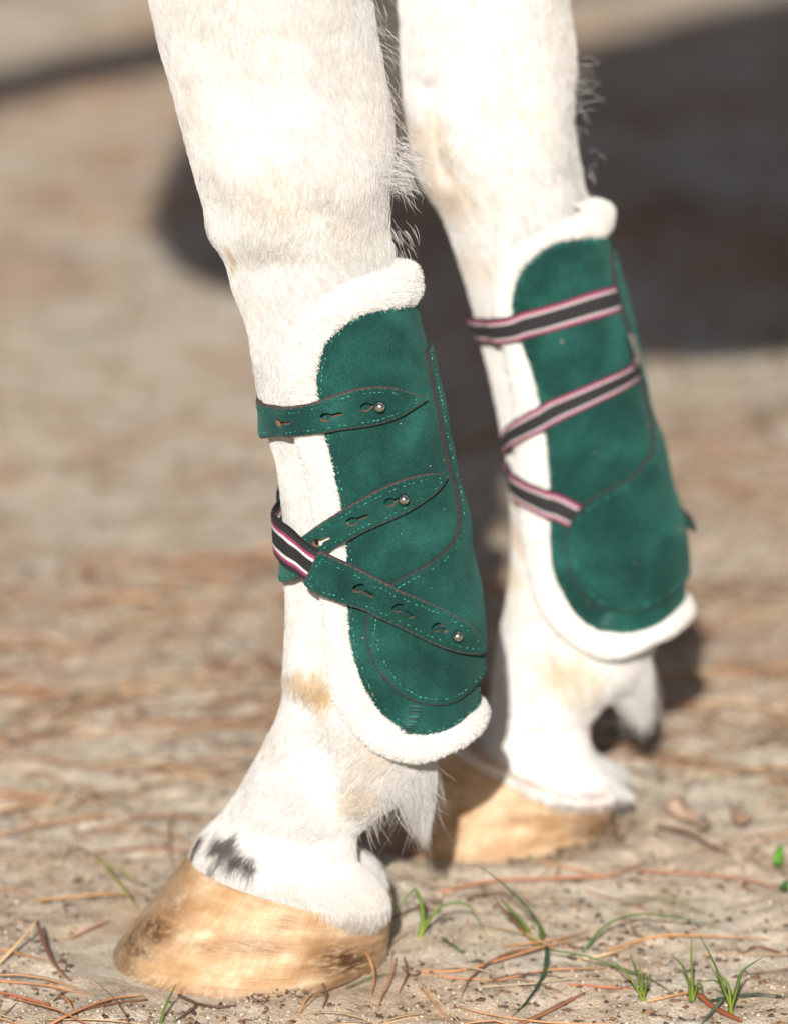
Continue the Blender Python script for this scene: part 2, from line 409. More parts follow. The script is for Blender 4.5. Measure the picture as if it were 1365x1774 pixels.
far_leg = Tube([
    (480, -1000, 1080, -1000, .080), (580, -500, 985, -500, .060), (612, -200, 975, -200, .050), (639, 0, 981, 0, .044), (662, 109, 992, 95, .042), (691, 218, 989, 205, .042), (724, 306, 998, 280, .040),
    (765, 377, 1008, 330, .036), (790, 440, 1018, 385, .031), (806, 490, 1028, 430, .028), (822, 545, 1040, 485, .026), (836, 604, 1058, 545, .025), (851, 664, 1075, 610, .024), (865, 730, 1093, 675, .023),
    (877, 800, 1112, 745, .023), (884, 870, 1130, 820, .023), (886, 930, 1145, 890, .024), (884, 990, 1152, 955, .026), (876, 1050, 1150, 1025, .029), (864, 1110, 1134, 1095, .031),
    (855, 1165, 1108, 1165, .032), (848, 1215, 1055, 1208, .031), (832, 1262, 1022, 1248, .030, .02), (812, 1300, 1028, 1290, .033, .10), (790, 1328, 1062, 1335, .041, .22), (779, 1342, 1095, 1352, .047, .26), (*wp(.0192, .0588, .195), *wp(.1228, .0220, .195), .0512, .24), (*wp(.027, .049, .195), *wp(.113, .012, .195), .045, .2)], YF)
# muscle, bone and tendon relief
def ridge(t, a, b, sig, amp): t.bumps.append(((t.at(*a), t.at(*b)), (sig,), amp))
def knob(t, a, sig, amp): t.bumps.append((t.at(*a), sig, amp))
ridge(near_leg, (335, 130), (402, 310), .0085, .0024); ridge(near_leg, (402, 310), (440, 400), .010, .0016)
ridge(near_leg, (590, 60), (610, 300), .007, -.0016); knob(near_leg, (450, 385), .015, .0015); knob(near_leg, (620, 330), .014, .0022); ridge(near_leg, (560, 380), (600, 480), .008, -.0015)
knob(near_leg, (640, 1300), .016, .001); ridge(near_leg, (560, 1320), (600, 1430), .009, -.0030); ridge(near_leg, (480, 1380), (420, 1470), .012, .002)
ridge(near_leg, (590, 1460), (640, 1560), .012, .003); ridge(near_leg, (500, 1000), (520, 1180), .006, .0015)
ridge(far_leg, (740, 160), (770, 300), .005, -.003); knob(far_leg, (800, 260), .014, .0035); knob(far_leg, (930, 250), .015, .003); ridge(far_leg, (880, 0), (900, 200), .008, -.0018)
knob(far_leg, (1010, 1160), .016, .0015); ridge(far_leg, (960, 1190), (985, 1260), .008, -.002); ridge(far_leg, (985, 1290), (1040, 1360), .012, .003)

SPOTS = []                                                     # (centre, radius, colour, strength): markings, stains and painted warm bounce of the coat
def spot(t, u, v, r, c, k=1.0): SPOTS.append((t.ev(*[np.array(x) for x in t.inv([(u, v)])[0]]), r, np.array(c), k))
DARK = (0.06, 0.045, 0.045)
for (u, v, r, k) in ((395, 1472, .0085, .85), (412, 1492, .0075, .9), (436, 1502, .006, .95), (378, 1462, .006, .7), (352, 1452, .0055, .95), (344, 1466, .004, .9), (372, 1500, .004, .55)): spot(near_leg, u, v, r, DARK, k)
STAIN_BOUNCE = (0.57, 0.40, 0.21)
for (u, v, r, k) in ((548, 1196, .011, .7), (520, 1178, .007, .55), (500, 1172, .004, .6), (560, 1212, .007, .6), (398, 440, .005, .6), (400, 462, .003, .9), (392, 425, .004, .6), (338, 190, .008, .12), (600, 380, .02, .12), (470, 330, .02, .2), (620, 1385, .012, .35), (650, 1310, .015, .25), (470, 1280, .012, .15)): spot(near_leg, u, v, r, STAIN_BOUNCE, k)
for (u, v, r, k) in ((905, 930, .010, .5), (895, 870, .006, .4), (890, 1000, .010, .35), (745, 250, .02, .35), (770, 340, .018, .4), (820, 460, .015, .25), (1000, 1180, .016, .4), (960, 1165, .014, .35), (885, 200, .02, .2)): spot(far_leg, u, v, r, STAIN_BOUNCE, k)  # includes warm bounce along the far leg's front edge, painted into the coat
PINK = (0.62, 0.40, 0.34)
for (u, v, r, k) in ((1030, 1270, .010, .4), (940, 1350, .014, .2), (1035, 1395, .012, .35)): spot(far_leg, u, v, r, PINK, k)
for (u, v, r, k) in ((655, 1600, .010, .6), (610, 1600, .010, .3)): spot(near_leg, u, v, r, (0.40, 0.26, 0.17), k)
def coat_col(p):
    p = np.asarray(p, float)
    c = np.array([0.735, 0.722, 0.70]) + 0 * p
    k = smooth(.48, .78, fbm(p, .045, 31, 3))[..., None] * 0.20
    c = c * (1 - k) + np.array([0.72, 0.64, 0.53]) * k
    c = c * (0.93 + 0.07 * fbm(p * np.array([1, 1, .35]), .006, 77, 2) + .05 * vnoise(p * np.array([1, 1, .22]), .0022, 78))[..., None]
    for (q, r, col, s) in SPOTS:
        d = np.linalg.norm(p - q, axis=-1) / r + (vnoise(p * np.array([1, 1, .5]), .004, 5) - .5) * 0.9
        k = (s * (1 - smooth(.30, 1.35, d)))[..., None]
        c = c * (1 - k) + col * k
    return np.clip(c, 0, 1)

horse = empty('horse', (0.35, 0.1, 0.0))
tag(horse, 'white horse of which two forelegs with tan hooves show, standing in green boots', 'horse')

def build_body():
    def loft(rings, nt=28):
        V, F = [], []
        for (c, ax, ay) in rings:                              # centre, two half-axis vectors
            for j in range(nt):
                t = 2 * math.pi * j / nt; V.append(np.array(c) + np.array(ax) * math.cos(t) + np.array(ay) * math.sin(t))
        for i in range(len(rings) - 1):
            for j in range(nt):
                a = i * nt + j; b = i * nt + (j + 1) % nt; F.append((a, b, b + nt, a + nt))
        F.append(tuple(range(nt - 1, -1, -1))); F.append(tuple((len(rings) - 1) * nt + j for j in range(nt)))
        return V, F
    yc = 0.0975; parts = []
    trunk = [(-.325, .88, .06, .09), (-.28, .88, .15, .17), (-.18, .87, .20, .215), (-.06, .845, .215, .225), (.10, .88, .225, .300), (.25, .935, .24, .325), (.45, .945, .25, .300), (.65, .945, .245, .280), (.85, .92, .235, .27), (1.0, .90, .20, .22), (1.10, .91, .14, .16), (1.14, .91, .06, .07)]
    T = np.linspace(0, 1, len(trunk)); q = hermite(T, np.array(trunk), np.linspace(0, 1, 34))
    parts.append(loft([((x, yc, z), (0, hy, 0), (0, 0, hz)) for x, z, hy, hz in q]))
    def limb(pts, nt=24, flat=1.0):
        pts = np.array(pts, float); T = np.linspace(0, 1, len(pts)); q = hermite(T, pts, np.linspace(0, 1, 30)); rings = []
        for i in range(len(q)):
            t = q[min(i + 1, 29), :3] - q[max(i - 1, 0), :3]; t /= np.linalg.norm(t); n = np.cross((0, 1, 0), t); n /= np.linalg.norm(n)
            rings.append((q[i, :3], n * q[i, 3], np.array((0, 1, 0)) * q[i, 4]))
        return loft(rings, nt)
    parts.append(limb([(-.10, yc, .90, .17, .13), (-.20, yc, 1.06, .14, .11), (-.26, yc, 1.23, .125, .085), (-.32, yc, 1.40, .115, .07), (-.40, yc, 1.52, .10, .06)]))        # neck
    parts.append(limb([(-.32, yc, 1.56, .06, .06), (-.41, yc, 1.53, .105, .085), (-.53, yc, 1.43, .105, .085), (-.63, yc, 1.31, .075, .06), (-.71, yc, 1.22, .062, .055), (-.755, yc, 1.165, .03, .03)]))   # head
    for sy in (-1, 1):
        y = yc + sy * 0.12
        parts.append(limb([(.92, yc + sy * .11, .92, .17, .09), (.93, y, .72, .135, .085), (.97, y, .56, .085, .06), (1.045, y, .43, .052, .04), (1.05, y, .32, .036, .026), (1.035, y, .19, .032, .025), (1.025, y, .115, .036, .032), (.985, y, .06, .034, .033), (.965, y, .035, .046, .044)]))
        parts.append(limb([(-.35, yc + sy * .035, 1.53, .028, .018), (-.345, yc + sy * .055, 1.60, .028, .016), (-.35, yc + sy * .06, 1.655, .006, .005)], 12))   # ear
    V, F, o = [], [], 0
    for v, f in parts:
        V += list(v); F += [tuple(i + o for i in g) for g in f]; o += len(v)
    big = mesh_obj('big', V, F, M['coat'])
    md = big.modifiers.new('r', 'REMESH'); md.mode = 'VOXEL'; md.voxel_size = 0.014; md.use_smooth_shade = True
    sm = big.modifiers.new('s', 'SMOOTH'); sm.iterations = 6; sm.factor = 0.5
    legs = []
    for t in (near_leg, far_leg):
        v, f = t.mesh(330, 96); legs.append(mesh_obj('leg_piece', v, f, M['coat']))
    dg = bpy.context.evaluated_depsgraph_get()
    base_me = bpy.data.meshes.new_from_object(big.evaluated_get(dg))
    big.modifiers.clear(); big.data = base_me
    for l in legs:
        bo = big.modifiers.new('u', 'BOOLEAN'); bo.operation = 'UNION'; bo.object = l; bo.solver = 'EXACT'
    dg = bpy.context.evaluated_depsgraph_get(); dg.update()
    me = bpy.data.meshes.new_from_object(big.evaluated_get(dg))
    n0 = len(me.vertices)
    for l in legs: bpy.data.objects.remove(l)
    bpy.data.objects.remove(big)
    co = np.empty(n0 * 3); me.vertices.foreach_get('co', co); co = co.reshape(-1, 3)
    c = coat_col(co) * .84
    at = me.attributes.new('col', 'FLOAT_COLOR', 'POINT'); at.data.foreach_set('color', np.concatenate([c, np.ones((n0, 1))], 1).ravel())
    me.vertices.foreach_set('co', (co - np.array(horse.location)).ravel())
    me.polygons.foreach_set('use_smooth', np.ones(len(me.polygons), bool))
    me.materials.clear(); me.materials.append(M['coat']); me.name = 'body'; me.update()
    print('BODY verts', n0, 'expected legs', 330 * 96 * 2)
    return link('body', me, horse)
body = build_body()

# ---- hooves
def make_hoof(tube, x_toe, x_heel, y, front, side, heel, hw_g, hw_c, lift=0.0, stains=()):
    """Horn capsule lofted from the hair line ring down to the ground ring. front / side / heel: (x, z) of the hair line."""
    nt, nr = 120, 44; V = []; down = []; around = []
    ph = np.linspace(0, 2 * math.pi, nt, endpoint=False); c, s = np.cos(ph), np.sin(ph)
    L = (x_heel - x_toe); cx = x_toe + L * 0.50
    # ground ring: round toe, straighter quarters, narrower heels
    gxr = cx - c * L * 0.5; gyr = -hw_g * np.sign(s) * np.abs(s) ** 0.86 * (1 - 0.20 * smooth(0.1, 1.0, -c))
    fx, fz = front; hx, hz = heel; Lc = hx - fx; cxc = (fx + hx) / 2
    cxr = cxc - c * Lc * 0.5; cyr = -hw_c * np.sign(s) * np.abs(s) ** 0.9 * (1 - 0.10 * smooth(0.1, 1, -c))
    k = (1 - c) / 2; czr = fz * (1 - k) + hz * k + (side - (fz + hz) / 2) * np.sin(ph) ** 2
    for i in range(nr):
        t = i / (nr - 1); e = t ** 1.03
        bul = -0.0035 * math.sin(t * math.pi) * (1 if True else 0)
        x = cxr + (gxr - cxr) * e; yy = cyr + (gyr - cyr) * e; z = czr * (1 - t) + (-0.004 + lift) * t
        rr = 1 + 0.006 * (np.sin(t * 46 + 0.6 * np.sin(2 * ph)) * 0.25 + (vnoise(np.stack([c * .8, s * .8, 0 * c + t * 5], -1), .35, 8) - .5))
        if i == 0: rr = rr * 0.95
        if i == nr - 1: rr = rr * 0.985
        V.append(np.stack([cx + (x - cx) * rr + bul * c * 0, y + yy * rr, z], -1)); down.append(np.full(nt, t)); around.append(np.where(ph > math.pi, ph - 2 * math.pi, ph))
    V = np.concatenate(V); F = []
    for i in range(nr - 1):
        for j in range(nt):
            a = i * nt + j; b = i * nt + (j + 1) % nt; F.append((a, b, b + nt, a + nt))
    F.append(tuple((nr - 1) * nt + j for j in range(nt))); F.append(tuple(range(nt - 1, -1, -1)))
    st = np.zeros(len(V))
    pr = proj(V)
    for (u, v, ru, rv, kk) in stains:
        st = np.maximum(st, kk * np.exp(-((pr[:, 0] - u) / ru) ** 2 - ((pr[:, 1] - v) / rv) ** 2) * (V[:, 1] < y))
    return mesh_obj('hoof', V, F, M['hoof'], horse, attrs={'down': np.concatenate(down), 'around': np.concatenate(around), 'stain': st})
pf = near_leg.tab[int(near_leg.knots[-2] * 699)]
make_hoof(near_leg, -0.1475, -0.004, YN, (-0.1045, .0545), .0455, (-.0005, .030), .0615, .0500, stains=((268, 1612, 40, 30, 1.0), (240, 1650, 36, 16, .9), (300, 1570, 34, 34, .5), (350, 1640, 30, 14, .5), (440, 1640, 50, 16, .7), (600, 1665, 60, 30, 1.2), (225, 1600, 18, 70, 1.2), (500, 1600, 30, 12, .4)))
make_hoof(far_leg, -0.028, 0.120, YF, (0.020, .0580), .0400, (.121, .019), .0635, .0500, stains=((900, 1420, 40, 12, .4), (1040, 1440, 60, 25, .9), (700, 1450, 40, 60, .6)))
for sy in (-.12, .12):
    h = make_hoof(near_leg, 0.885, 1.02, 0.0975 + sy, (0.925, .055), .042, (1.02, .028), .055, .047)

# ------------------------------------------------------------------ boots
def seg_dist(P, poly, closed=True):                            # distance of points to a polyline
    A = poly; B = np.roll(poly, -1, 0)
    if not closed: A, B = poly[:-1], poly[1:]
    out = np.full(len(P), 1e9)
    for a, b in zip(A, B):
        ab = b - a; L2 = ab @ ab
        if L2 < 1e-16: continue
        t = np.clip(((P - a) @ ab) / L2, 0, 1); d = np.linalg.norm(P - a - t[:, None] * ab, axis=1); out = np.minimum(out, d)
    return out
def inside(P, poly):
    x, y = P[:, 0], P[:, 1]; r = np.zeros(len(P), bool); A = poly; B = np.roll(poly, -1, 0)
    for (x0, y0), (x1, y1) in zip(A, B):
        if y0 == y1: continue
        c = ((y0 > y) != (y1 > y)); r ^= c & (x < (x1 - x0) * (y - y0) / (y1 - y0) + x0)
    return r
def resample(poly, step, closed=True):
    p = np.vstack([poly, poly[:1]]) if closed else np.asarray(poly)
    d = np.concatenate([[0], np.cumsum(np.linalg.norm(np.diff(p, axis=0), axis=1))]); n = max(4, int(round(d[-1] / step)))
    t = np.linspace(0, d[-1], n + 1); q = np.stack([np.interp(t, d, p[:, k]) for k in range(2)], -1)
    return q[:-1] if closed else q
def chaikin(p, n=2, closed=False):
    p = np.asarray(p, float)
    for _ in range(n):
        if closed:
            a = p; b = np.roll(p, -1, 0); p = np.stack([.75 * a + .25 * b, .25 * a + .75 * b], 1).reshape(-1, 2)
        else:
            a, b = p[:-1], p[1:]; q = np.stack([.75 * a + .25 * b, .25 * a + .75 * b], 1).reshape(-1, 2); p = np.vstack([p[:1], q, p[-1:]])
    return p
def area2(p): return 0.5 * np.sum(p[:, 0] * np.roll(p[:, 1], -1) - np.roll(p[:, 0], -1) * p[:, 1])
def offset_in(poly, d):                                        # the line a distance d inside a polygon
    p = resample(poly, 0.0012); 
    if area2(p) < 0: p = p[::-1]
    t = np.roll(p, -1, 0) - np.roll(p, 1, 0); t /= np.linalg.norm(t, axis=1, keepdims=True) + 1e-12
    q = p + np.stack([-t[:, 1], t[:, 0]], -1) * d
    keep = (seg_dist(q, p) > d * 0.93) & inside(q, p)
    return q[keep]

def dents(q): return (vnoise(np.stack([q[:, 0], q[:, 1], 0 * q[:, 0]], -1), .020, 61) - .5) * .0034 + (vnoise(np.stack([q[:, 0], q[:, 1], 0 * q[:, 0]], -1), .008, 62) - .5) * .0006
class Skin:
    """Lays flat pieces on a boot's surface. Flat coordinates are metres: (along, around)."""
    def __init__(self, tube, R0): self.t = tube; self.R0 = R0
    def uv(self, px):
        a = self.t.inv(px); return np.stack([a[:, 0] * self.t.L, a[:, 1] * self.R0], -1)
    def st(self, uv): return uv[:, 0] / self.t.L, uv[:, 1] / self.R0
    def mirror(self, uv): return np.stack([uv[:, 0], 2 * math.pi * self.R0 - uv[:, 1]], -1)
    def to3(self, uv, h):
        s, th = self.st(uv); return self.t.ev(s, th, np.broadcast_to(np.asarray(h, float), s.shape) + dents(uv))
    def patch(self, name, poly, h1, h0, mats, parent, step=.0028, holes=(), bevel=.0005, rim=0.0, hole_mat=None):
        """A sheet with thickness: top at h1, underside rim at h0 (numbers or functions of uv), cut-out holes and edge faces of their own material."""
        H1 = h1 if callable(h1) else (lambda q: np.full(len(q), float(h1))); H0 = h0 if callable(h0) else (lambda q: np.full(len(q), float(h0)))
        loops = [resample(poly, step * .7)] + [resample(h, .0007) for h in holes]
        inner = []
        if bevel: 
            inner = [offset_in(poly, max(rim, bevel * 1.6))]; inner[0] = inner[0][::2]
        lo, hi = poly.min(0), poly.max(0)
        gu, gv = np.meshgrid(np.arange(lo[0], hi[0], step), np.arange(lo[1], hi[1], step)); g = np.stack([gu.ravel(), gv.ravel()], -1)
        g = g + (rng.random(g.shape) - .5) * step * .25
        ok = inside(g, loops[0]) & (seg_dist(g, loops[0]) > step * .6)
        for h in loops[1:]: ok &= ~inside(g, h) & (seg_dist(g, h) > step * .35)
        g = g[ok]
        pts = np.vstack(loops + inner + [g]); edges = []; o = 0; rng_loops = []
        for l in loops:
            n = len(l); edges += [(o + i, o + (i + 1) % n) for i in range(n)]; rng_loops.append((o, n)); o += n
        nb = o
        if rim:
            n = len(inner[0]); edges += [(o + i, o + (i + 1) % n) for i in range(n) if np.linalg.norm(inner[0][i] - inner[0][(i + 1) % n]) < .0045]
        res = geometry.delaunay_2d_cdt([Vector(p) for p in pts], edges, [], 0, 1e-7)
        q = np.array([(v.x, v.y) for v in res[0]]); tris = np.array([f for f in res[2] if len(f) == 3])
        orig = res[3]; back = {}
        for k, l in enumerate(orig):
            for i in l: back[i] = k
        cen = q[tris].mean(1); ok = inside(cen, loops[0])
        for h in loops[1:]: ok &= ~inside(cen, h)
        tris = tris[ok]
        a = q[tris]; cr = (a[:, 1, 0] - a[:, 0, 0]) * (a[:, 2, 1] - a[:, 0, 1]) - (a[:, 1, 1] - a[:, 0, 1]) * (a[:, 2, 0] - a[:, 0, 0])
        tris = np.where((cr > 0)[:, None], tris, tris[:, ::-1])
        isb = np.zeros(len(q), bool)
        for i in range(nb): isb[back[i]] = True
        ht = H1(q) - np.where(isb, bevel * .8, 0)
        V = self.to3(q, ht); F = [tuple(f) for f in tris]; mi = [0] * len(F); vb = []
        if rim: mi = (seg_dist(q[tris].mean(1), loops[0]) < rim * .8).astype(int).tolist()
        n0 = len(V)
        for k, (o, n) in enumerate(rng_loops):
            idx = [back[o + i] for i in range(n)]; lp = q[idx]
            Vt = self.to3(lp, H1(lp) - bevel * .8); Vl = self.to3(lp, H0(lp)); base = n0; n0 += 2 * n
            vb.append(np.vstack([Vt, Vl]))
            for i in range(n):
                j = (i + 1) % n; F.append((base + i, base + j, base + n + j, base + n + i)); mi.append(1 if k == 0 else 2)
        V = np.vstack([V] + vb)
        ms = [mats[0], mats[1], hole_mat or mats[1]]
        ob = mesh_obj(name, V, F, ms, parent, mi=mi)
        self.last = (q, tris)
        return ob
    def ribbon(self, name, top, bot, h, thick, mat_, parent, n=90, m=14):
        """A woven band between two edge lines."""
        def par(p):
            d = np.concatenate([[0], np.cumsum(np.linalg.norm(np.diff(p, axis=0), axis=1))]); t = np.linspace(0, d[-1], n); return np.stack([np.interp(t, d, p[:, k]) for k in range(2)], -1), d[-1]
        a, la = par(top); b, lb = par(bot); V, F, ac, al = [], [], [], []
        hh = h if callable(h) else (lambda q: np.full(len(q), float(h)))
        w = np.linspace(0, 1, m)
        qa = np.concatenate([a * (1 - w[k]) + b * w[k] for k in range(m)]); hb = hh(qa); ww = np.repeat(w, n)
        for side in (1, 0):
            e = thick * (side * (1 - .7 * np.abs(2 * ww - 1) ** 8)) + (0 if side else -.0006)
            V.append(self.to3(qa, hb + e)); ac.append(ww); al.append(np.tile(np.linspace(0, la, n), m))
        V = np.concatenate(V); N = n * m
        for k in range(m - 1):
            for i in range(n - 1):
                x = k * n + i; F.append((x, x + 1, x + n + 1, x + n)); F.append((N + x, N + x + n, N + x + n + 1, N + x + 1))
        for k in (0, m - 1):
            for i in range(n - 1): x = k * n + i; F.append((x, x + 1, N + x + 1, N + x) if k == 0 else (x, N + x, N + x + 1, x + 1))
        for i in (0, n - 1):
            for k in range(m - 1): x = k * n + i; F.append((x, x + n, N + x + n, N + x) if i else (x, N + x, N + x + n, x + n))
        return mesh_obj(name, V, F, mat_, parent, attrs={'across': np.concatenate(ac), 'along': np.concatenate(al)})
    def stitches(self, name, lines, h, parent, length=.0014, pitch=.0022, r=.0003, kind='stuff', tint=1.0):
        hh = h if callable(h) else (lambda q: np.full(len(q), float(h)))
        Q = []
        for ln in lines:
            d = np.concatenate([[0], np.cumsum(np.linalg.norm(np.diff(ln, axis=0), axis=1))])
            for t in np.arange(min(pitch / 2, max(0, (d[-1] - length) / 2)), max(1e-5, d[-1] - length), pitch):
                e = np.array([t, t + length * .25, t + length * .75, t + length])
                q = np.stack([np.interp(e, d, ln[:, k]) for k in range(2)], -1)
                if np.linalg.norm(q[-1] - q[0]) > length * 1.4 or d[-1] < length * .8: continue
                Q.append(q + rng.normal(0, .00016, 2))
        Q = np.array(Q); n = len(Q); q = Q.reshape(-1, 2); b0 = hh(q)
        c3 = self.to3(q, b0 + np.tile([-.0001, .00022, .00022, -.0001], n)); n3 = self.to3(q, b0 + .002) - self.to3(q, b0); n3 /= np.linalg.norm(n3, axis=1, keepdims=True)
        c3 = c3.reshape(n, 4, 3); n3 = n3.reshape(n, 4, 3); tg = c3[:, -1] - c3[:, 0]; tg /= np.linalg.norm(tg, axis=1, keepdims=True); sd = np.cross(n3, tg[:, None])
        w = 2 * math.pi * np.arange(5) / 5; rr = r * np.array([.4, 1, 1, .4])
        V = (c3[:, :, None] + rr[None, :, None, None] * (np.cos(w)[None, None, :, None] * n3[:, :, None] + np.sin(w)[None, None, :, None] * sd[:, :, None])).reshape(-1, 3)
        one = [(i * 5 + k, i * 5 + (k + 1) % 5, i * 5 + (k + 1) % 5 + 5, i * 5 + k + 5) for i in range(3) for k in range(5)]
        F = [tuple(x + 20 * m for x in f) for m in range(n) for f in one]
        col = np.array([.035, .19, .155])[None] * rng.uniform(.35, 1.6, (n, 1)) * tint; col[rng.random(n) < .33] = (.006, .03, .026); C = np.repeat(col, 20, 0)
        ob = mesh_obj(name, V, F, M['thread'], parent, attrs={'col': np.array(C)}); tag(ob, kind=kind)
        return ob

def lathe(profile, c, n, seg=20):                              # profile: (radius, height) along n from c
    n = n / np.linalg.norm(n); a = np.cross(n, (0, 0, 1.0)); a /= np.linalg.norm(a); b = np.cross(n, a); V, F = [], []
    for r, h in profile:
        for k in range(seg): w = 2 * math.pi * k / seg; V.append(c + n * h + (a * math.cos(w) + b * math.sin(w)) * r)
    for i in range(len(profile) - 1):
        for k in range(seg): x = i * seg + k; y = i * seg + (k + 1) % seg; F.append((x, y, y + seg, x + seg))
    F.append(tuple((len(profile) - 1) * seg + k for k in range(seg)))
    return V, F
def keyhole(sk, a, b, r=.0023, w=.0009):                       # round hole at pixel a with a slot towards pixel b
    p, q = sk.uv([a, b]); d = q - p; L = np.linalg.norm(d); d /= L; n = np.array([-d[1], d[0]])
    a0 = math.asin(w / r); pts = [p + r * (math.cos(t) * d + math.sin(t) * n) for t in np.linspace(a0, 2 * math.pi - a0, 16)]
    pts += [q - d * w * .5 - n * w, q + d * w * .4 - n * w * .6, q + d * w * .4 + n * w * .6, q - d * w * .5 + n * w]
    return np.array(pts)

def make_fleece(sk, outer, leather, boot, collar, dens):
    """Sheepskin lining: a padded margin round the leather with curly pile."""
    def h1(q):
        d = seg_dist(q, outer); ld = seg_dist(q, leather) * np.where(inside(q, leather), -1, 1)
        e = np.clip(d / .0065, 0, 1); h = -.0085 + .0108 * np.sqrt(np.clip(1 - (1 - e) ** 2, 0, 1))
        h = h + collar(q) * smooth(.001, .008, ld) * e
        lump = (vnoise(np.concatenate([q, 0 * q[:, :1]], 1), .006, 4) - .5) * .0010
        h = h + lump * smooth(0, .003, ld)
        return np.minimum(h, -.0016 + .0055 * np.clip((ld + .0005) / .0035, -.6, 1))
    ob = sk.patch('fleece_lining', outer, h1, -.010, [M['fleece'], M['fleece']], boot, step=.0024, bevel=0)
    q, tris = sk.last
    def pile():
        grow_pile(sk, ob, q, tris, h1, leather, dens)
    return pile
def grow_pile(sk, ob, q, tris, h1, leather, dens):
    ld = seg_dist(q, leather) * np.where(inside(q, leather), -1, 1)
    V3 = sk.to3(q, h1(q)); tri = tris[(ld[tris] > -.001).any(1)]
    a, b, c = V3[tri[:, 0]], V3[tri[:, 1]], V3[tri[:, 2]]; ar = np.linalg.norm(np.cross(b - a, c - a), axis=1) / 2
    n = int(ar.sum() * dens); k = np.searchsorted(np.cumsum(ar), rng.random(n) * ar.sum()); k = np.minimum(k, len(tri) - 1)
    u, v = rng.random(n), rng.random(n); f = u + v > 1; u[f], v[f] = 1 - u[f], 1 - v[f]
    root = a[k] + (b[k] - a[k]) * u[:, None] + (c[k] - a[k]) * v[:, None]
    uvr = q[tri[k, 0]] + (q[tri[k, 1]] - q[tri[k, 0]]) * u[:, None] + (q[tri[k, 2]] - q[tri[k, 0]]) * v[:, None]; keep = np.ones(n, bool)
    for cv in sk.covers: keep &= ~inside(uvr, cv)
    lf = resample(leather, .0015); keep &= ~(inside(uvr, lf)) & (seg_dist(uvr, lf) > .0002)
    k, root, n = k[keep], root[keep], int(keep.sum())
    nr = np.cross(b[k] - a[k], c[k] - a[k]); nr /= np.linalg.norm(nr, axis=1, keepdims=True) + 1e-12
    cc = sk.t.row(np.full(1, .5))[0, :3]
    uvk = q[tri[k]].mean(1); s_, t_ = sk.st(uvk); cen = sk.t.row(s_)[:, :3]; nr *= np.sign(np.sum(nr * (root - cen), 1, keepdims=True))
    ph1, ph2 = vnoise(root, .0035, 51) * 14, vnoise(root, .0035, 52) * 14
    lean = np.stack([np.cos(ph1), np.sin(ph2), np.sin(ph1)], -1) * .28 + rng.normal(0, .30, (n, 3))
    ln = rng.uniform(.0015, .0024, n)[:, None]
    K = 5; P = np.zeros((n, K, 3)); sp = rng.random(n) * 6.28
    for j in range(K):
        t = j / (K - 1); curl = np.stack([np.cos(sp + t * 6), np.sin(sp + t * 5), np.cos(sp * 1.7 + t * 6)], -1) * .0005 * t
        P[:, j] = root + ln * (nr * (t * .95 - .25 * t * t) + lean * .55 * t * t) + curl
    rad = np.tile(np.array([.00011, .00011, .00010, .00008, .00005]), (n, 1))
    col = np.array([.85, .845, .82]) * rng.uniform(.95, 1.04, (n, 1)) * (.96 + .06 * vnoise(root, .012, 66))[:, None]
    ph = hair_obj('fleece_pile', P, rad, M['pile'], ob, np.clip(col, 0, .93)); tag(ph, kind='stuff')

def add_specks(sk, boot, n, t0, t1, h=.0003):
    V, F, C, o = [], [], [], 0
    for _ in range(n):
        q = np.array([[rng.uniform(.12, .92) * sk.t.L, rng.uniform(t0, t1) * sk.R0]]); c = sk.to3(q, h + .0022)[0]; r = rng.uniform(.00025, .0006) * (1.5 if rng.random() < .15 else 1)
        if not inside(q, sk.pad)[0]: c = sk.to3(q, h)[0]
        e = rng.normal(0, 1, (6, 3)); v = np.array([(1, 0, 0), (-1, 0, 0), (0, 1, 0), (0, -1, 0), (0, 0, 1), (0, 0, -1)]) * r * rng.uniform(.5, 1.3, (6, 1)) + e * r * .15
        V += list(v + c); col = np.array([.38, .29, .18]) * rng.uniform(.6, 1.2) if rng.random() > .25 else np.array([.30, .15, .07]); C += [col] * 6
        F += [tuple(o + i for i in f) for f in ((0, 2, 4), (2, 1, 4), (1, 3, 4), (3, 0, 4), (2, 0, 5), (1, 2, 5), (3, 1, 5), (0, 3, 5))]; o += 6
    tag(mesh_obj('dust_speck', V, F, M['debris'], boot, attrs={'col': np.array(C)}), kind='stuff')

def stud(sk, px, h, parent):
    q = sk.uv([px]); c = sk.to3(q, h)[0]; n = sk.to3(q, h + .002)[0] - c
    prof = [(.0019, -.002), (.0013, 0), (.0012, .0008)] + [(.0029 * math.cos(a), .0031 + .0028 * math.sin(a)) for a in np.linspace(-1.1, 1.5, 9)]
    V, F = lathe(prof, c, n); return mesh_obj('stud', V, F, M['metal'], parent)

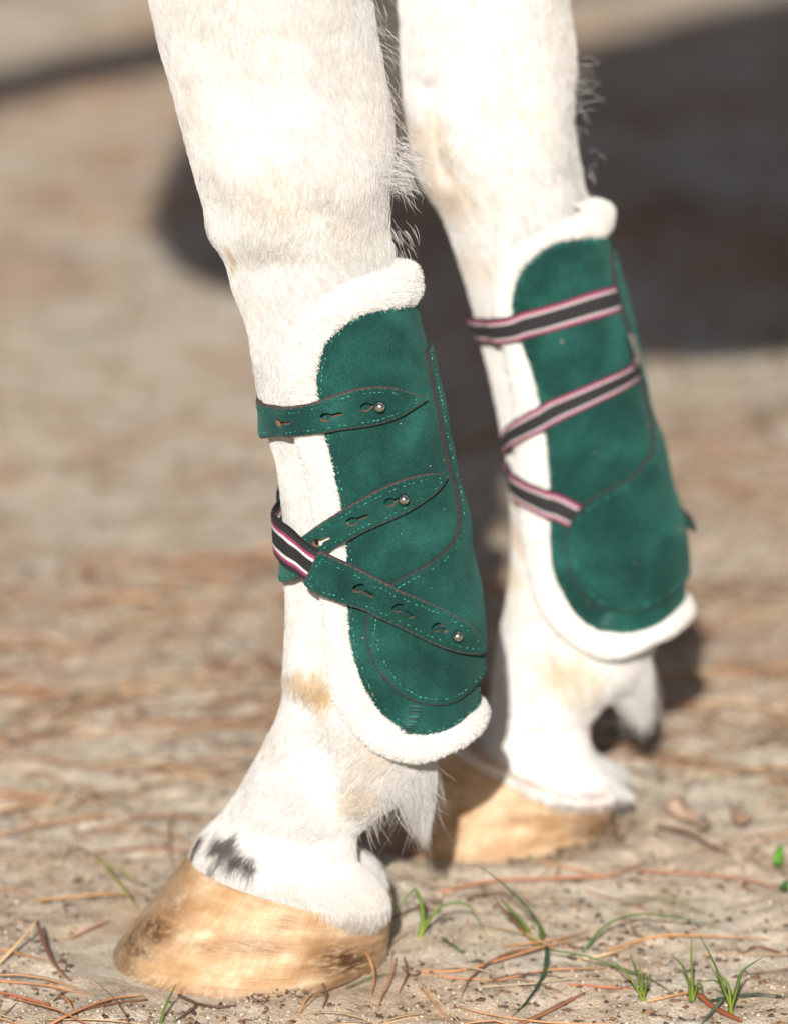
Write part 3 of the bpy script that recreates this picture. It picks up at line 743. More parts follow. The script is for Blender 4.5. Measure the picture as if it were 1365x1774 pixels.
# ---- near boot (outer side in view: three leather straps on studs)
near_boot_tube = Tube([
    (402, 495, 704, 440, .0375), (420, 545, 713, 495, .0372), (435, 620, 728, 560, .0365), (449, 690, 744, 630, .0358), (463, 760, 760, 700, .0350), (480, 830, 776, 770, .0350), (490, 900, 792, 840, .0352),
    (496, 970, 806, 910, .0356), (500, 1040, 819, 985, .0362), (500, 1100, 829, 1055, .0372), (503, 1160, 835, 1125, .0382), (512, 1215, 833, 1190, .0390), (530, 1270, 828, 1250, .0395), (548, 1330, 820, 1315, .0395)], YN, ex=2.15)
def boot_pieces(cfg):
    sk = Skin(cfg['tube'], .037); boot = cfg['boot']
    def sym(px, a_end=True, b_end=True, clean=.985):          # an edge line seen in the photo and its mirror image round the back
        e = sk.uv(px); e = e[e[:, 1] < math.pi * sk.R0 * clean] if clean else e
        e = chaikin(e, 2); st = [(e[0, 0], math.pi * sk.R0)]; en = [(e[-1, 0], math.pi * sk.R0)]
        e = np.vstack([st, e, en]); m = sk.mirror(e)[::-1]
        return np.vstack([e, m[1:-1]])
    leather = sym(cfg['leather']); outer = sym(cfg['fleece']); pad = sym(cfg['pad'])
    up = outer[:, 0] < .5 * outer[:, 0].max(); outer[:, 0] += np.where(up, .009 * np.clip((outer[:, 1] / sk.R0 - math.pi) / .9, 0, 1), 0)
    sk.leather, sk.outer, sk.pad = leather, outer, pad; sk.covers = []
    back = math.pi * sk.R0; smin = leather[:, 0].min(); smax = leather[:, 0].max()
    def collar(q):
        w = np.exp(-((q[:, 1] - back) / (.9 * sk.R0)) ** 2); top = 1 - smooth(smin + .005, smin + .02, q[:, 0]); low = smooth(smax - .06, smax - .01, q[:, 0])
        return .0016 * w * top + .0022 * low
    sk.finish = make_fleece(sk, outer, leather, boot, collar, cfg['dens'])
    shell = sk.patch('leather_shell', leather, .0002, -.0030, [M['suede'], M['edge']], boot, step=.003)
    sk.stitches('stitching', [np.vstack([l, l[:1]]) for l in [offset_in(leather, .0022)]], .0002, shell)
    pd = sk.patch('strike_pad', pad, .0024, 0.0, [M['suede'], M['edge']], boot, step=.003, bevel=.0008, rim=.0010)
    sk.stitches('stitching', [offset_in(pad, .0032)], .0024, pd)
    # zigzag bar below the pad
    (p, q) = sk.uv(cfg['tab']); d = q - p; L = np.linalg.norm(d); d /= L; n = np.array([-d[1], d[0]]); w = .0030
    poly = np.array([p - n * w, q - n * w, q + n * w, p + n * w]); tab = sk.patch('reinforcement_tab', poly, .0011, 0, [M['suede'], M['suede']], boot, step=.0016)
    zz = np.array([p + d * L * k / 26 + n * w * (.95 if k % 2 else -.95) for k in range(27)])
    lines = [np.array([zz[k], zz[k + 1]]) for k in range(26)]
    lines = [np.linspace(l[0], l[1], 6) for l in lines]
    sk.stitches('stitching', lines, .0012, tab, length=.0048, pitch=.0049, r=.0004, tint=.45)
    return sk
boot_n = empty('tendon_boot', tuple(near_boot_tube.row(np.array([1.0]))[0, :3]))
tag(boot_n, 'green suede tendon boot closed by three leather straps on steel studs, on the nearer foreleg', 'horse boot', 'fleece lined green tendon boots')
sk = boot_pieces(dict(tube=near_boot_tube, boot=boot_n, dens=4.2e6,
    leather=[(716, 524), (692, 530), (653, 535), (625, 542), (597, 558), (572, 581), (560, 598), (551, 630), (548, 655), (549, 690), (558, 746), (569, 781), (576, 813), (583, 844), (590, 877), (596, 920), (599, 960), (600, 1010), (600, 1046), (603, 1086), (608, 1130), (619, 1164), (632, 1198), (649, 1225), (676, 1252), (703, 1268), (723, 1275), (760, 1272), (794, 1257), (815, 1240)],
    fleece=[(718, 468), (690, 466), (650, 478), (600, 497), (550, 525), (508, 560), (490, 600), (484, 640), (488, 690), (500, 740), (512, 780), (523, 815), (530, 865), (538, 910), (545, 955), (551, 1010), (551, 1070), (556, 1137), (566, 1198), (581, 1231), (608, 1272), (642, 1302), (683, 1319), (720, 1326), (760, 1316), (797, 1299), (822, 1276)],
    pad=[(727, 549), (732, 609), (741, 668), (752, 721), (766, 774), (778, 827), (787, 879), (789, 905), (783, 935), (763, 958), (733, 979), (703, 994), (678, 1008), (652, 1032), (637, 1060), (632, 1090), (639, 1127), (656, 1164), (683, 1196), (710, 1213), (743, 1221), (777, 1218), (806, 1202), (822, 1188)],
    tab=[(722, 1222), (705, 1268)]))
def strap_base(sk, lo=.0008):
    def f(q):
        if not len(q): return np.zeros(0)
        qm = np.stack([q[:, 0], np.abs(q[:, 1])], -1)          # the inner side has its lining too
        dl = seg_dist(qm, sk.outer) * np.where(inside(qm, sk.outer), 1, -1)
        li = seg_dist(qm, sk.leather) * np.where(inside(qm, sk.leather), 1, -1)
        b = lo + .0030 * smooth(-.007, .004, dl) - .0024 * smooth(-.003, .008, li)
        return b + .0022 * np.where(inside(q, sk.pad), 1, 0) * smooth(0, .004, seg_dist(q, sk.pad))
    return f
def leather_strap(sk, boot, label, top, bot, holes, stud_px, extra=0.0, ext=None, tk=.0025):
    a = chaikin(sk.uv(top), 1); b = chaikin(sk.uv(bot), 1)
    if ext is not None:                                        # carries on round the front of the leg
        a = np.vstack([a, [(a[-1, 0] + ext[0], ext[1] * sk.R0)]]); b = np.vstack([b, [(b[-1, 0] + ext[0], ext[1] * sk.R0)]])
    poly = np.vstack([a, b[::-1]])
    H = strap_base(sk); hs = [keyhole(sk, p, q) for p, q in holes]
    st = sk.patch('strap', poly, lambda q: H(q) + tk + extra, lambda q: H(q) + extra - .0006, [M['suede'], M['strap_edge']], boot, step=.0021, holes=hs, bevel=.0006, rim=.00045, hole_mat=M['hole_edge'])
    st['label'] = label; sk.covers.append(poly)
    sk.stitches('stitching', [offset_in(poly, .0026)], lambda q: H(q) + tk + extra, st, length=.0012, pitch=.0020, r=.00026)
    stud(sk, stud_px, float(H(sk.uv([stud_px]))[0]) + tk + extra - .0008, st)
    return st, a, b
def medial_elastic(sk, parent, a_end, b_end, ds, th0, th1, h):  # the woven end that closes round the inner side
    n = 12; t = np.linspace(0, 1, n)
    A = np.stack([a_end[0] + ds * t, (th0 + (th1 - th0) * t) * sk.R0], -1); B = np.stack([b_end[0] + ds * t, (th0 + (th1 - th0) * t) * sk.R0], -1)
    return sk.ribbon('elastic_band', A, B, h, .0013, M['elastic'], parent, n=60)
# upper strap
st1, a, b = leather_strap(sk, boot_n, 'upper green strap, level across the cannon',
    [(730, 691), (709, 681), (681, 670), (653, 667), (618, 670), (576, 683), (541, 695), (505, 701), (475, 701), (458, 699)],
    [(730, 691), (709, 707), (681, 723), (646, 734), (597, 741), (541, 746), (488, 753), (462, 757)],
    [((632, 702), (646, 699)), ((566, 718), (592, 713)), ((490, 728), (511, 726))], (652, 699), ext=(.001, -.55))
medial_elastic(sk, st1, a[-1], b[-1], -.012, -.5, -2.4, strap_base(sk))
# middle strap, slanting down to the front
st2, a, b = leather_strap(sk, boot_n, 'middle green strap, slanting down to the front under the lowest one',
    [(765, 827), (753, 818), (726, 820), (693, 829), (656, 844), (625, 862), (592, 881), (558, 904), (534, 925), (508, 944), (494, 957)],
    [(765, 827), (753, 847), (730, 867), (703, 884), (659, 904), (625, 921), (602, 935), (585, 945), (558, 965), (535, 992), (516, 1004), (503, 1007)],
    [((673, 867), (688, 862)), ((612, 899), (637, 889)), ((558, 935), (577, 926))], (693, 860), ext=(.006, -.35))
medial_elastic(sk, st2, a[-1], b[-1], -.028, -.3, -2.4, strap_base(sk))
# lowest strap, slanting up to the front, its elastic crossing over the middle strap
XO = lambda q: .0032 * smooth(0.25, .5, q[:, 1] / sk.R0 + .3) * (1 - smooth(1.0, 1.6, q[:, 1] / sk.R0)) + .0004
def lowest():
    top = [(827, 1126), (818, 1104), (799, 1080), (770, 1058), (726, 1034), (676, 1012), (629, 985), (585, 958), (564, 946)]
    bot = [(827, 1126), (821, 1133), (794, 1131), (760, 1120), (726, 1102), (676, 1075), (635, 1054), (592, 1033), (558, 1016), (542, 1004)]
    a = chaikin(sk.uv(top), 1); b = chaikin(sk.uv(bot), 1); poly = np.vstack([a, b[::-1]]); H0 = strap_base(sk); H = lambda q: H0(q) + XO(q)
    hs = [keyhole(sk, p, q) for p, q in (((750, 1083), (764, 1091)), ((688, 1048), (711, 1065)), ((624, 1014), (646, 1029)))]
    st = sk.patch('strap', poly, lambda q: H(q) + .0025, lambda q: H(q) - .0006, [M['suede'], M['strap_edge']], boot_n, step=.0021, holes=hs, bevel=.0006, rim=.00045, hole_mat=M['hole_edge'])
    st['label'] = 'lowest green strap, slanting up to a striped elastic end'; sk.covers.append(poly)
    sk.stitches('stitching', [offset_in(poly, .0026)], lambda q: H(q) + .0025, st, length=.0012, pitch=.0020, r=.00026)
    stud(sk, (777, 1097), float(H(sk.uv([(777, 1097)]))[0]) + .0013, st)
    et = sk.uv([(566, 948), (540, 928), (514, 906), (494, 889)]); eb = sk.uv([(543, 1000), (524, 985), (504, 968), (489, 953)])
    t = np.linspace(0, 1, 14)[1:]
    et = np.vstack([et, np.stack([et[-1, 0] - .004 * t - .024 * t, et[-1, 1] + (-2.4 * sk.R0 - et[-1, 1]) * t], -1)])
    eb = np.vstack([eb, np.stack([eb[-1, 0] - .004 * t - .024 * t, eb[-1, 1] + (-2.4 * sk.R0 - eb[-1, 1]) * t], -1)])
    HB = strap_base(sk)
    sk.ribbon('elastic_band', et, eb, lambda q: HB(q) + XO(q) + .0006 + .0022 * (1 - smooth(-.4, -.1, q[:, 1] / sk.R0)), .0015, M['elastic'], st, n=110)
lowest()
add_specks(sk, boot_n, 30, 1.2, math.pi); sk.finish()

# ---- far boot (inner side in view: three striped elastic bands)
far_boot_tube = Tube([
    (788, 440, 1040, 325, .0390), (803, 490, 1048, 385, .0375), (819, 545, 1060, 445, .0362), (833, 604, 1076, 510, .0350), (849, 664, 1092, 575, .0342), (864, 730, 1108, 645, .0338), (876, 795, 1125, 715, .0338),
    (884, 860, 1145, 785, .0342), (888, 920, 1163, 850, .0348), (890, 980, 1178, 915, .0358), (892, 1035, 1186, 975, .0368), (895, 1085, 1188, 1030, .0376), (900, 1130, 1186, 1080, .0380), (905, 1180, 1180, 1130, .0380)], YF, ex=2.15)
boot_f = empty('tendon_boot', tuple(far_boot_tube.row(np.array([1.0]))[0, :3]))
tag(boot_f, 'green suede tendon boot wrapped with three striped elastic bands, on the farther foreleg', 'horse boot', 'fleece lined green tendon boots')
skf = boot_pieces(dict(tube=far_boot_tube, boot=boot_f, dens=2.2e6,
    leather=[(1045, 409), (1026, 411), (991, 413), (956, 421), (928, 439), (907, 460), (893, 485), (885, 520), (887, 541), (894, 570), (900, 594), (914, 629), (924, 660), (931, 692), (939, 727), (945, 762), (949, 838), (951, 916), (952, 958), (961, 1007), (977, 1042), (1005, 1078), (1040, 1095), (1079, 1100), (1118, 1092), (1155, 1072), (1176, 1056)],
    fleece=[(1040, 352), (1010, 358), (975, 372), (930, 392), (890, 418), (862, 452), (848, 492), (846, 541), (864, 594), (875, 650), (885, 710), (889, 760), (893, 810), (899, 860), (903, 900), (905, 951), (910, 993), (921, 1039), (938, 1074), (970, 1109), (1005, 1134), (1044, 1146), (1079, 1143), (1118, 1127), (1155, 1108), (1180, 1090)],
    pad=[(1056, 439), (1061, 488), (1075, 559), (1093, 611), (1107, 664), (1118, 717), (1123, 752), (1125, 765), (1121, 786), (1107, 810), (1082, 831), (1047, 849), (1012, 870), (991, 895), (980, 923), (980, 958), (991, 1000), (1012, 1035), (1040, 1055), (1079, 1062), (1118, 1056), (1158, 1033), (1180, 1014)],
    tab=[(1058, 1063), (1042, 1092)]))
def band(top, bot, label, ext_s, hx=0.0):
    a = chaikin(skf.uv(top), 1); b = chaikin(skf.uv(bot), 1); t = np.linspace(0, 1, 14)[1:]
    e0, e1 = a[-1].copy(), b[-1].copy()
    a = np.vstack([a, np.stack([e0[0] + ext_s * t, e0[1] + (-.55 * skf.R0 - e0[1]) * t], -1)]); b = np.vstack([b, np.stack([e1[0] + ext_s * t, e1[1] + (-.55 * skf.R0 - e1[1]) * t], -1)])
    HB = strap_base(skf)
    H = lambda q: HB(q) - .0018 * smooth(0, .004, seg_dist(q, skf.leather)) * inside(q, skf.leather) + hx - .0016 * inside(q, skf.pad)
    o = skf.ribbon('elastic_band', a, b, H, .0014, M['elastic_wide'], boot_f, n=110); skf.covers.append(np.vstack([a, b[::-1]])); o['label'] = label
    # the leather end of the strap on the outer side
    A = np.array([(a[-1, 0], -.5 * skf.R0), (a[-1, 0] + ext_s, -1.6 * skf.R0), (a[-1, 0] + ext_s * 1.6 + .002, -2.15 * skf.R0), ((a[-1, 0] + b[-1, 0]) / 2 + ext_s * 1.8, -2.5 * skf.R0)])
    B = np.array([(b[-1, 0], -.5 * skf.R0), (b[-1, 0] + ext_s, -1.6 * skf.R0), (b[-1, 0] + ext_s * 1.6 - .002, -2.15 * skf.R0)])
    poly = np.vstack([chaikin(A, 2), chaikin(B, 2)[::-1]])
    st = skf.patch('strap', poly, lambda q: HB(q) + .0035, lambda q: HB(q), [M['suede'], M['edge']], boot_f, step=.003)
    return o
band([(1066, 491), (1026, 504), (973, 520), (921, 534), (882, 543), (850, 548), (824, 550)], [(1074, 540), (1009, 560), (956, 576), (903, 588), (861, 592), (838, 592)], 'upper striped elastic band, across the top of the boot', .002)
band([(1090, 632), (1044, 653), (991, 676), (938, 697), (896, 724), (877, 741), (869, 752)], [(1106, 660), (1079, 678), (1026, 703), (973, 729), (921, 755), (893, 773), (876, 787)], 'middle striped elastic band, slanting down to the front', .008)
band([(1016, 878), (1009, 874), (977, 858), (945, 842), (910, 824), (889, 805), (876, 794)], [(988, 916), (982, 912), (956, 898), (928, 881), (903, 862), (888, 838), (881, 822)], 'lowest striped elastic band, slanting up to the front', -.008, .0006)
# lifted pointed strap end behind the boot
tipq = skf.uv([(1180, 905)])[0]
def tip():
    s0 = tipq[0]; bk = math.pi * skf.R0
    poly = np.array([(s0 - .008, bk + .010), (s0 - .002, bk - .001), (s0 + .004, bk - .006), (s0 + .005, bk - .001), (s0 + .004, bk + .010)])
    skf.patch('strap_tip', poly, lambda q: .0035 + .0045 * smooth(bk + .006, bk - .005, q[:, 1]), lambda q: .0018 + .0045 * smooth(bk + .006, bk - .005, q[:, 1]), [M['suede'], M['edge']], boot_f, step=.002)
tip()
# small cast badge riveted to the edge of the pad
def badge():
    ln = skf.uv([(1076, 575), (1083, 595), (1089, 612), (1094, 632)]); ln = ln + np.array([0, -.0026]); d = ln[-1] - ln[0]; L = np.linalg.norm(d); d /= L; n = np.array([-d[1], d[0]])
    poly = chaikin(np.array([ln[0] - n * .0016, ln[-1] - n * .0016, ln[-1] + n * .0016, ln[0] + n * .0016]), 2, True)
    b = skf.patch('metal_badge', poly, .0050, .002, [M['metal'], M['metal']], boot_f, step=.0012, bevel=.0004)
    for k in range(6):
        c = ln[0] + d * L * (k + .5) / 6; r = .0020 if k in (0, 5) else .0016; ang = np.linspace(0, 2 * math.pi, 14, endpoint=False)
        ring = np.stack([c[0] + r * np.cos(ang) * 1.05, c[1] + r * .85 * np.sin(ang)], -1); c3 = skf.to3(ring, .0053); up = skf.to3(ring, .0063) - c3; V, F = [], []
        cen = c3.mean(0)
        for i in range(14):
            rd = c3[i] - cen; rd /= np.linalg.norm(rd); u_ = up[i] / np.linalg.norm(up[i])
            for w in np.linspace(0, 2 * math.pi, 6, endpoint=False): V.append(c3[i] + .00055 * (math.cos(w) * rd + math.sin(w) * u_))
        for i in range(14):
            for j in range(6): F.append((i * 6 + j, i * 6 + (j + 1) % 6, ((i + 1) % 14) * 6 + (j + 1) % 6, ((i + 1) % 14) * 6 + j))
        mesh_obj('raised_letter', V, F, M['metal'], b)
badge()
add_specks(skf, boot_f, 26, .8, math.pi); skf.finish()

# ------------------------------------------------------------------ coat hair
def s_of(t, v_mid):                                            # table position whose centre line stands at image row v
    pr = proj(t.tab[:, :3]); return float(np.interp(v_mid, pr[:, 1], t.tt))
def coat_hair(tube, sk, n, vtop, facing_lo, name):
    s0 = s_of(tube, vtop)
    # the part of the leg that the lining hides grows no hair here
    def w(S, T, P):
        pr = proj(P); Tm = np.mod(T, 2 * math.pi); vis = np.where((Tm > -.1) & (Tm < math.pi + .35), 1.0, facing_lo)
        vis = np.maximum(vis, np.where(Tm > 2 * math.pi - .5, 1.0, 0))
        return vis * (.12 + .88 * smooth(-460, -130, pr[..., 1]))
    s, th = tube.sample(n, s0, .995, wfun=w)
    p = tube.ev(s, th); nr = tube.normal(s, th)
    # drop hairs under the lining: nearest position on the boot surface
    row = sk.t.row(np.linspace(0, 1, 200)); ax = row[:, :3]
    k = np.argmin(((p[:, None, ::2] - ax[None, :, ::2]) ** 2).sum(-1), 1) if n < 60000 else np.concatenate([np.argmin(((c[:, None, ::2] - ax[None, :, ::2]) ** 2).sum(-1), 1) for c in np.array_split(p, max(1, n // 20000))])
    A = row[k, 3:6]; q = p - ax[k]; cx = (q * A).sum(1) / (A * A).sum(1); sy = -(q[:, 1]) / row[k, 6]; tb = np.arctan2(sy, cx)
    uv = np.stack([k / 199 * sk.t.L, np.mod(tb, 2 * math.pi) * sk.R0], -1)
    ol = resample(sk.outer, .006); hid = inside(uv, ol); hid[hid] = seg_dist(uv[hid], ol) > .006
    keep = ~hid; s, th, p, nr = s[keep], th[keep], p[keep], nr[keep]; n = len(s)
    e = 3e-3; tg = tube.ev(np.clip(s + e, 0, 1), th) - tube.ev(np.clip(s - e, 0, 1), th); tg /= np.linalg.norm(tg, axis=1, keepdims=True)
    bt = np.cross(nr, tg)
    swirl = (fbm(p, .03, 41, 2) - .5) * 0.9 + (vnoise(p, .005, 43) - .5) * .35 + rng.normal(0, .10, n)
    back = np.exp(-(np.angle(np.exp(1j * (th - math.pi))) / .7) ** 2)
    ln = rng.uniform(.0050, .0085, n) * (.85 + .3 * vnoise(p, .01, 47)) * (1 + .7 * back)
    below = smooth(s_of(tube, 1300), s_of(tube, 1420), s); ln = ln * (1 + .15 * below)
    nearh = smooth(.972, .995, s); ln = ln * (1 - .25 * nearh)
    lift0 = .30 + .08 * (vnoise(p, .004, 48) - .5) + .25 * back + rng.normal(0, .07, n)
    K = 4; P = np.zeros((n, K, 3)); P[:, 0] = p - nr * .0003
    for j in range(1, K):
        al = lift0 * (1 - .38 * j); sw = swirl * (.6 + .3 * j)
        dr = (tg * np.cos(sw)[:, None] + bt * np.sin(sw)[:, None]) * np.cos(al)[:, None] + nr * np.sin(al)[:, None]
        P[:, j] = P[:, j - 1] + dr * (ln / (K - 1))[:, None]
    rad = np.tile(np.array([.00013, .00013, .00011, .00005]), (n, 1))
    col = coat_col(p + tg * .002) * rng.uniform(.86, 1.07, (n, 1)); col = np.clip(col, 0, .92)
    return P, rad, col
hn = coat_hair(near_leg, sk, 180000, -470, .10, 'near')
hf = coat_hair(far_leg, skf, 65000, -470, .10, 'far')

def tuft(tube, centers, n, length, direction, spread, curl=.0, root_r=.006, thick=.00011, clumps=7):
    """Longer hair: roots round surface points, falling in a direction, gathered into clumps."""
    Ps, rs = [], []
    for (u, v) in centers:
        s, t = tube.inv([(u, v)])[0]; c = tube.ev(np.array(s), np.array(t))
        cl = rng.normal(0, 1, (clumps, 3)) * spread; cr = rng.normal(0, root_r, (clumps, 3))
        for _ in range(n):
            k = rng.integers(clumps); d = np.array(direction) + cl[k] + rng.normal(0, spread * .28, 3); d /= np.linalg.norm(d)
            L = length * rng.uniform(.55, 1.15); r0 = c + cr[k] * .7 + rng.normal(0, root_r * .5, 3); g = np.array([0, 0, -1.0]); side = rng.normal(0, 1, 3) * curl
            K = 6; P = [r0]
            for j in range(1, K):
                f = j / (K - 1); dd = d + g * f * .9 + side * f * f; dd /= np.linalg.norm(dd); P.append(P[-1] + dd * L / (K - 1))
            Ps.append(P); rs.append(np.array([1, 1, .9, .8, .55, .2]) * thick * rng.uniform(.7, 1.2))
    return np.array(Ps), np.array(rs)
T = []
# back of the near knee and forearm
T.append(tuft(near_leg, [(645, 20), (652, 55), (656, 90), (663, 130), (668, 165), (672, 200), (676, 235)], 24, .011, (.75, -.1, -.45), .35, .5, thick=.00008, clumps=14))
T.append(tuft(near_leg, [(676, 255), (678, 275), (677, 290), (676, 300)], 60, .015, (.95, -.15, -.1), .40, .6, thick=.00008, clumps=14))
T.append(tuft(near_leg, [(672, 290)], 80, .0175, (1.0, -.2, .15), .20, .4, thick=.00009, clumps=9))
T.append(tuft(near_leg, [(668, 330), (670, 360), (670, 390), (672, 410), (674, 430)], 22, .011, (.45, -.1, -.85), .28, .4, thick=.00008, clumps=12))
# fetlock feather of the near leg
def feather_lock(tube, roots, tip_px, y, n, thick, spread, stray):
    """The fetlock's lock: strands that run together from a band of roots towards one tip."""
    st = tube.inv(roots); k = rng.integers(0, len(st) - 1, n); f = rng.random(n); s_ = st[k, 0] * (1 - f) + st[k + 1, 0] * f; t_ = st[k, 1] * (1 - f) + st[k + 1, 1] * f + rng.normal(0, .12, n)
    over = rng.random(n) * .5; t_ = t_ + over                  # roots also run round the back to the hidden side
    r0 = tube.ev(s_, t_); nr = tube.normal(s_, t_); tip = PY(np.array(float(tip_px[0])), np.array(float(tip_px[1])), y)
    cl = rng.normal(0, 1, (26, 3)) * spread; ci = rng.integers(0, 26, n); end = tip + cl[ci] + rng.normal(0, spread * .25, (n, 3)); end[:, 0] += (r0[:, 0] - r0[:, 0].mean()) * .22
    run = rng.uniform(.45, 1.08, n)[:, None]; wild = (rng.random(n) < .06)[:, None]; end = end + wild * rng.normal(0, stray, (n, 3)); end = r0 + (end - r0) * run
    mid = r0 * .55 + end * .45 + nr * rng.uniform(.001, .005, n)[:, None] + rng.normal(0, .0008, (n, 3)); tt = np.linspace(0, 1, 6)[None, :, None]
    P = (1 - tt) ** 2 * r0[:, None] + 2 * tt * (1 - tt) * mid[:, None] + tt ** 2 * end[:, None]
    P = P + np.sin(tt * 5 + rng.random(n)[:, None, None] * 6) * rng.normal(0, .0005, (n, 1, 3)) * tt
    return P, np.array([1, 1, .9, .8, .55, .2])[None] * thick * rng.uniform(.7, 1.2, (n, 1))
T.append(feather_lock(near_leg, [(680, 1376), (688, 1369), (698, 1362), (712, 1352), (724, 1342), (733, 1330), (740, 1318)], (724, 1446), -.004, 1500, .00010, .0034, .009))
T.append(tuft(near_leg, [(655, 1388), (640, 1398)], 26, .014, (.25, -.2, -.9), .25, .4))
# far leg: behind the knee, and its feather
T.append(tuft(far_leg, [(990, 150), (988, 138)], 12, .014, (1.0, -.1, .40), .30, .5, thick=.00009, clumps=12))
T.append(tuft(far_leg, [(990, 190), (991, 215), (995, 240), (998, 265), (1000, 290), (1004, 310)], 9, .006, (.7, -.1, -.6), .35, .4, thick=.00009, clumps=12))
T.append(feather_lock(far_leg, [(1058, 1208), (1072, 1202), (1084, 1196), (1094, 1186), (1102, 1174), (1108, 1160), (1114, 1140)], (1112, 1264), YF - .004, 600, .00012, .0040, .005))
K = 6
def up6(P, r):                                                # raise the short strands to the same number of points
    x = np.linspace(0, 1, P.shape[1]); y = np.linspace(0, 1, K); return P, r
tp = np.concatenate([t[0] for t in T]); tr = np.concatenate([t[1] for t in T]); tc = coat_col(tp[:, 0]) * rng.uniform(.85, 1.08, (len(tp), 1))
coat = hair_obj('coat_hair', np.concatenate([hn[0], hf[0]]), np.concatenate([hn[1], hf[1]]), M['hair'], horse, np.concatenate([hn[2], hf[2]])); tag(coat, kind='stuff')
feather = hair_obj('feather', tp, tr, M['hair'], horse, np.clip(tc, 0, .92)); tag(feather, kind='stuff')
def mane_tail():
    P, r = [], []
    for _ in range(2600):
        t = rng.random(); p0 = np.array([-.34, .0975, 1.60]) * (1 - t) + np.array([-.06, .0975, 1.08]) * t; d = np.array([rng.normal(0, .25) + .2, -.9 + rng.normal(0, .3), .3]); L = rng.uniform(.14, .24); q = [p0 + rng.normal(0, .008, 3)]
        for j in range(1, 6): dd = d + np.array([0, .3, -1.0]) * j * .55; dd /= np.linalg.norm(dd); q.append(q[-1] + dd * L / 5)
        P.append(q); r.append(np.full(6, .0004))
    m = hair_obj('mane', np.array(P), np.array(r), M['hair'], horse, np.tile([.75, .70, .62], (len(P), 1))); tag(m, kind='stuff')
    P, r = [], []
    for _ in range(1500):
        q = [np.array([1.12, .0975, 1.0]) + rng.normal(0, .02, 3)]; d = np.array([.6, rng.normal(0, .1), .1])
        for j in range(1, 6): dd = d * (1 - j / 5) + np.array([rng.normal(.02, .05), rng.normal(0, .06), -1.0]) * j * .5; dd /= np.linalg.norm(dd); q.append(q[-1] + dd * rng.uniform(.12, .15))
        P.append(q); r.append(np.full(6, .0006))
    m = hair_obj('tail', np.array(P), np.array(r), M['hair'], horse, np.tile([.75, .70, .62], (len(P), 1))); tag(m, kind='stuff')
mane_tail()

# ------------------------------------------------------------------ things lying and growing on the ground
def rod(pts, r, sides=5, flat=1.0, tip=.3):
    pts = np.asarray(pts, float); n = len(pts); V, F = [], []
    for i in range(n):
        t = pts[min(i + 1, n - 1)] - pts[max(i - 1, 0)]; t /= np.linalg.norm(t) + 1e-12; a = np.cross(t, (0, 0, 1.0)); a /= np.linalg.norm(a) + 1e-9; b = np.cross(a, t)
        rr = r * (tip + (1 - tip) * min(1, (n - 1 - i) / (n * .35))) 
        for k in range(sides): w = 2 * math.pi * k / sides; V.append(pts[i] + rr * (a * math.cos(w) + b * math.sin(w) * flat))
    for i in range(n - 1):
        for k in range(sides): x = i * sides + k; y = i * sides + (k + 1) % sides; F.append((x, y, y + sides, x + sides))
    F.append(tuple(range(sides - 1, -1, -1))); F.append(tuple((n - 1) * sides + k for k in range(sides)))
    return V, F
def spline(pts, n=14):
    pts = np.asarray(pts, float)
    if len(pts) == 2: return np.linspace(pts[0], pts[1], n)
    return hermite(np.linspace(0, 1, len(pts)), pts, np.linspace(0, 1, n))
def on_ground(px, lift):
    out = []
    for (u, v), l in zip(px, lift):
        p = PG(np.array(float(u)), np.array(float(v)), l + .001); h = float(ground_h(np.array(p[0]), np.array(p[1]))); p = PG(np.array(float(u)), np.array(float(v)), l + .0008 + h); out.append(p)
    return np.array(out)
def ground_thing(name, px, lift, r, col, label, cat, group=None, material='needle', sides=5, flat=1.0, tip=.35, n=16):
    pts = spline(on_ground(px, lift), n); base = pts[0].copy(); V, F = rod(pts, r * .72, sides, flat, tip)
    V = np.array(V) - base; t = np.repeat(np.linspace(0, 1, n), sides); C = np.array(col)[None] * (.8 + .4 * vnoise(V, .006, int(abs(base[0]) * 1e4)))[:, None]
    o = mesh_obj(name, V, F, M[material], attrs={'col': C}); o.location = base
    return tag(o, label, cat, group)
ORANGE = (0.40, 0.19, 0.085); BROWN = (0.16, 0.075, 0.04); PALE = (0.52, 0.36, 0.20); RED = (0.24, 0.075, 0.035)
GN = 'fallen pine needles round the hooves'
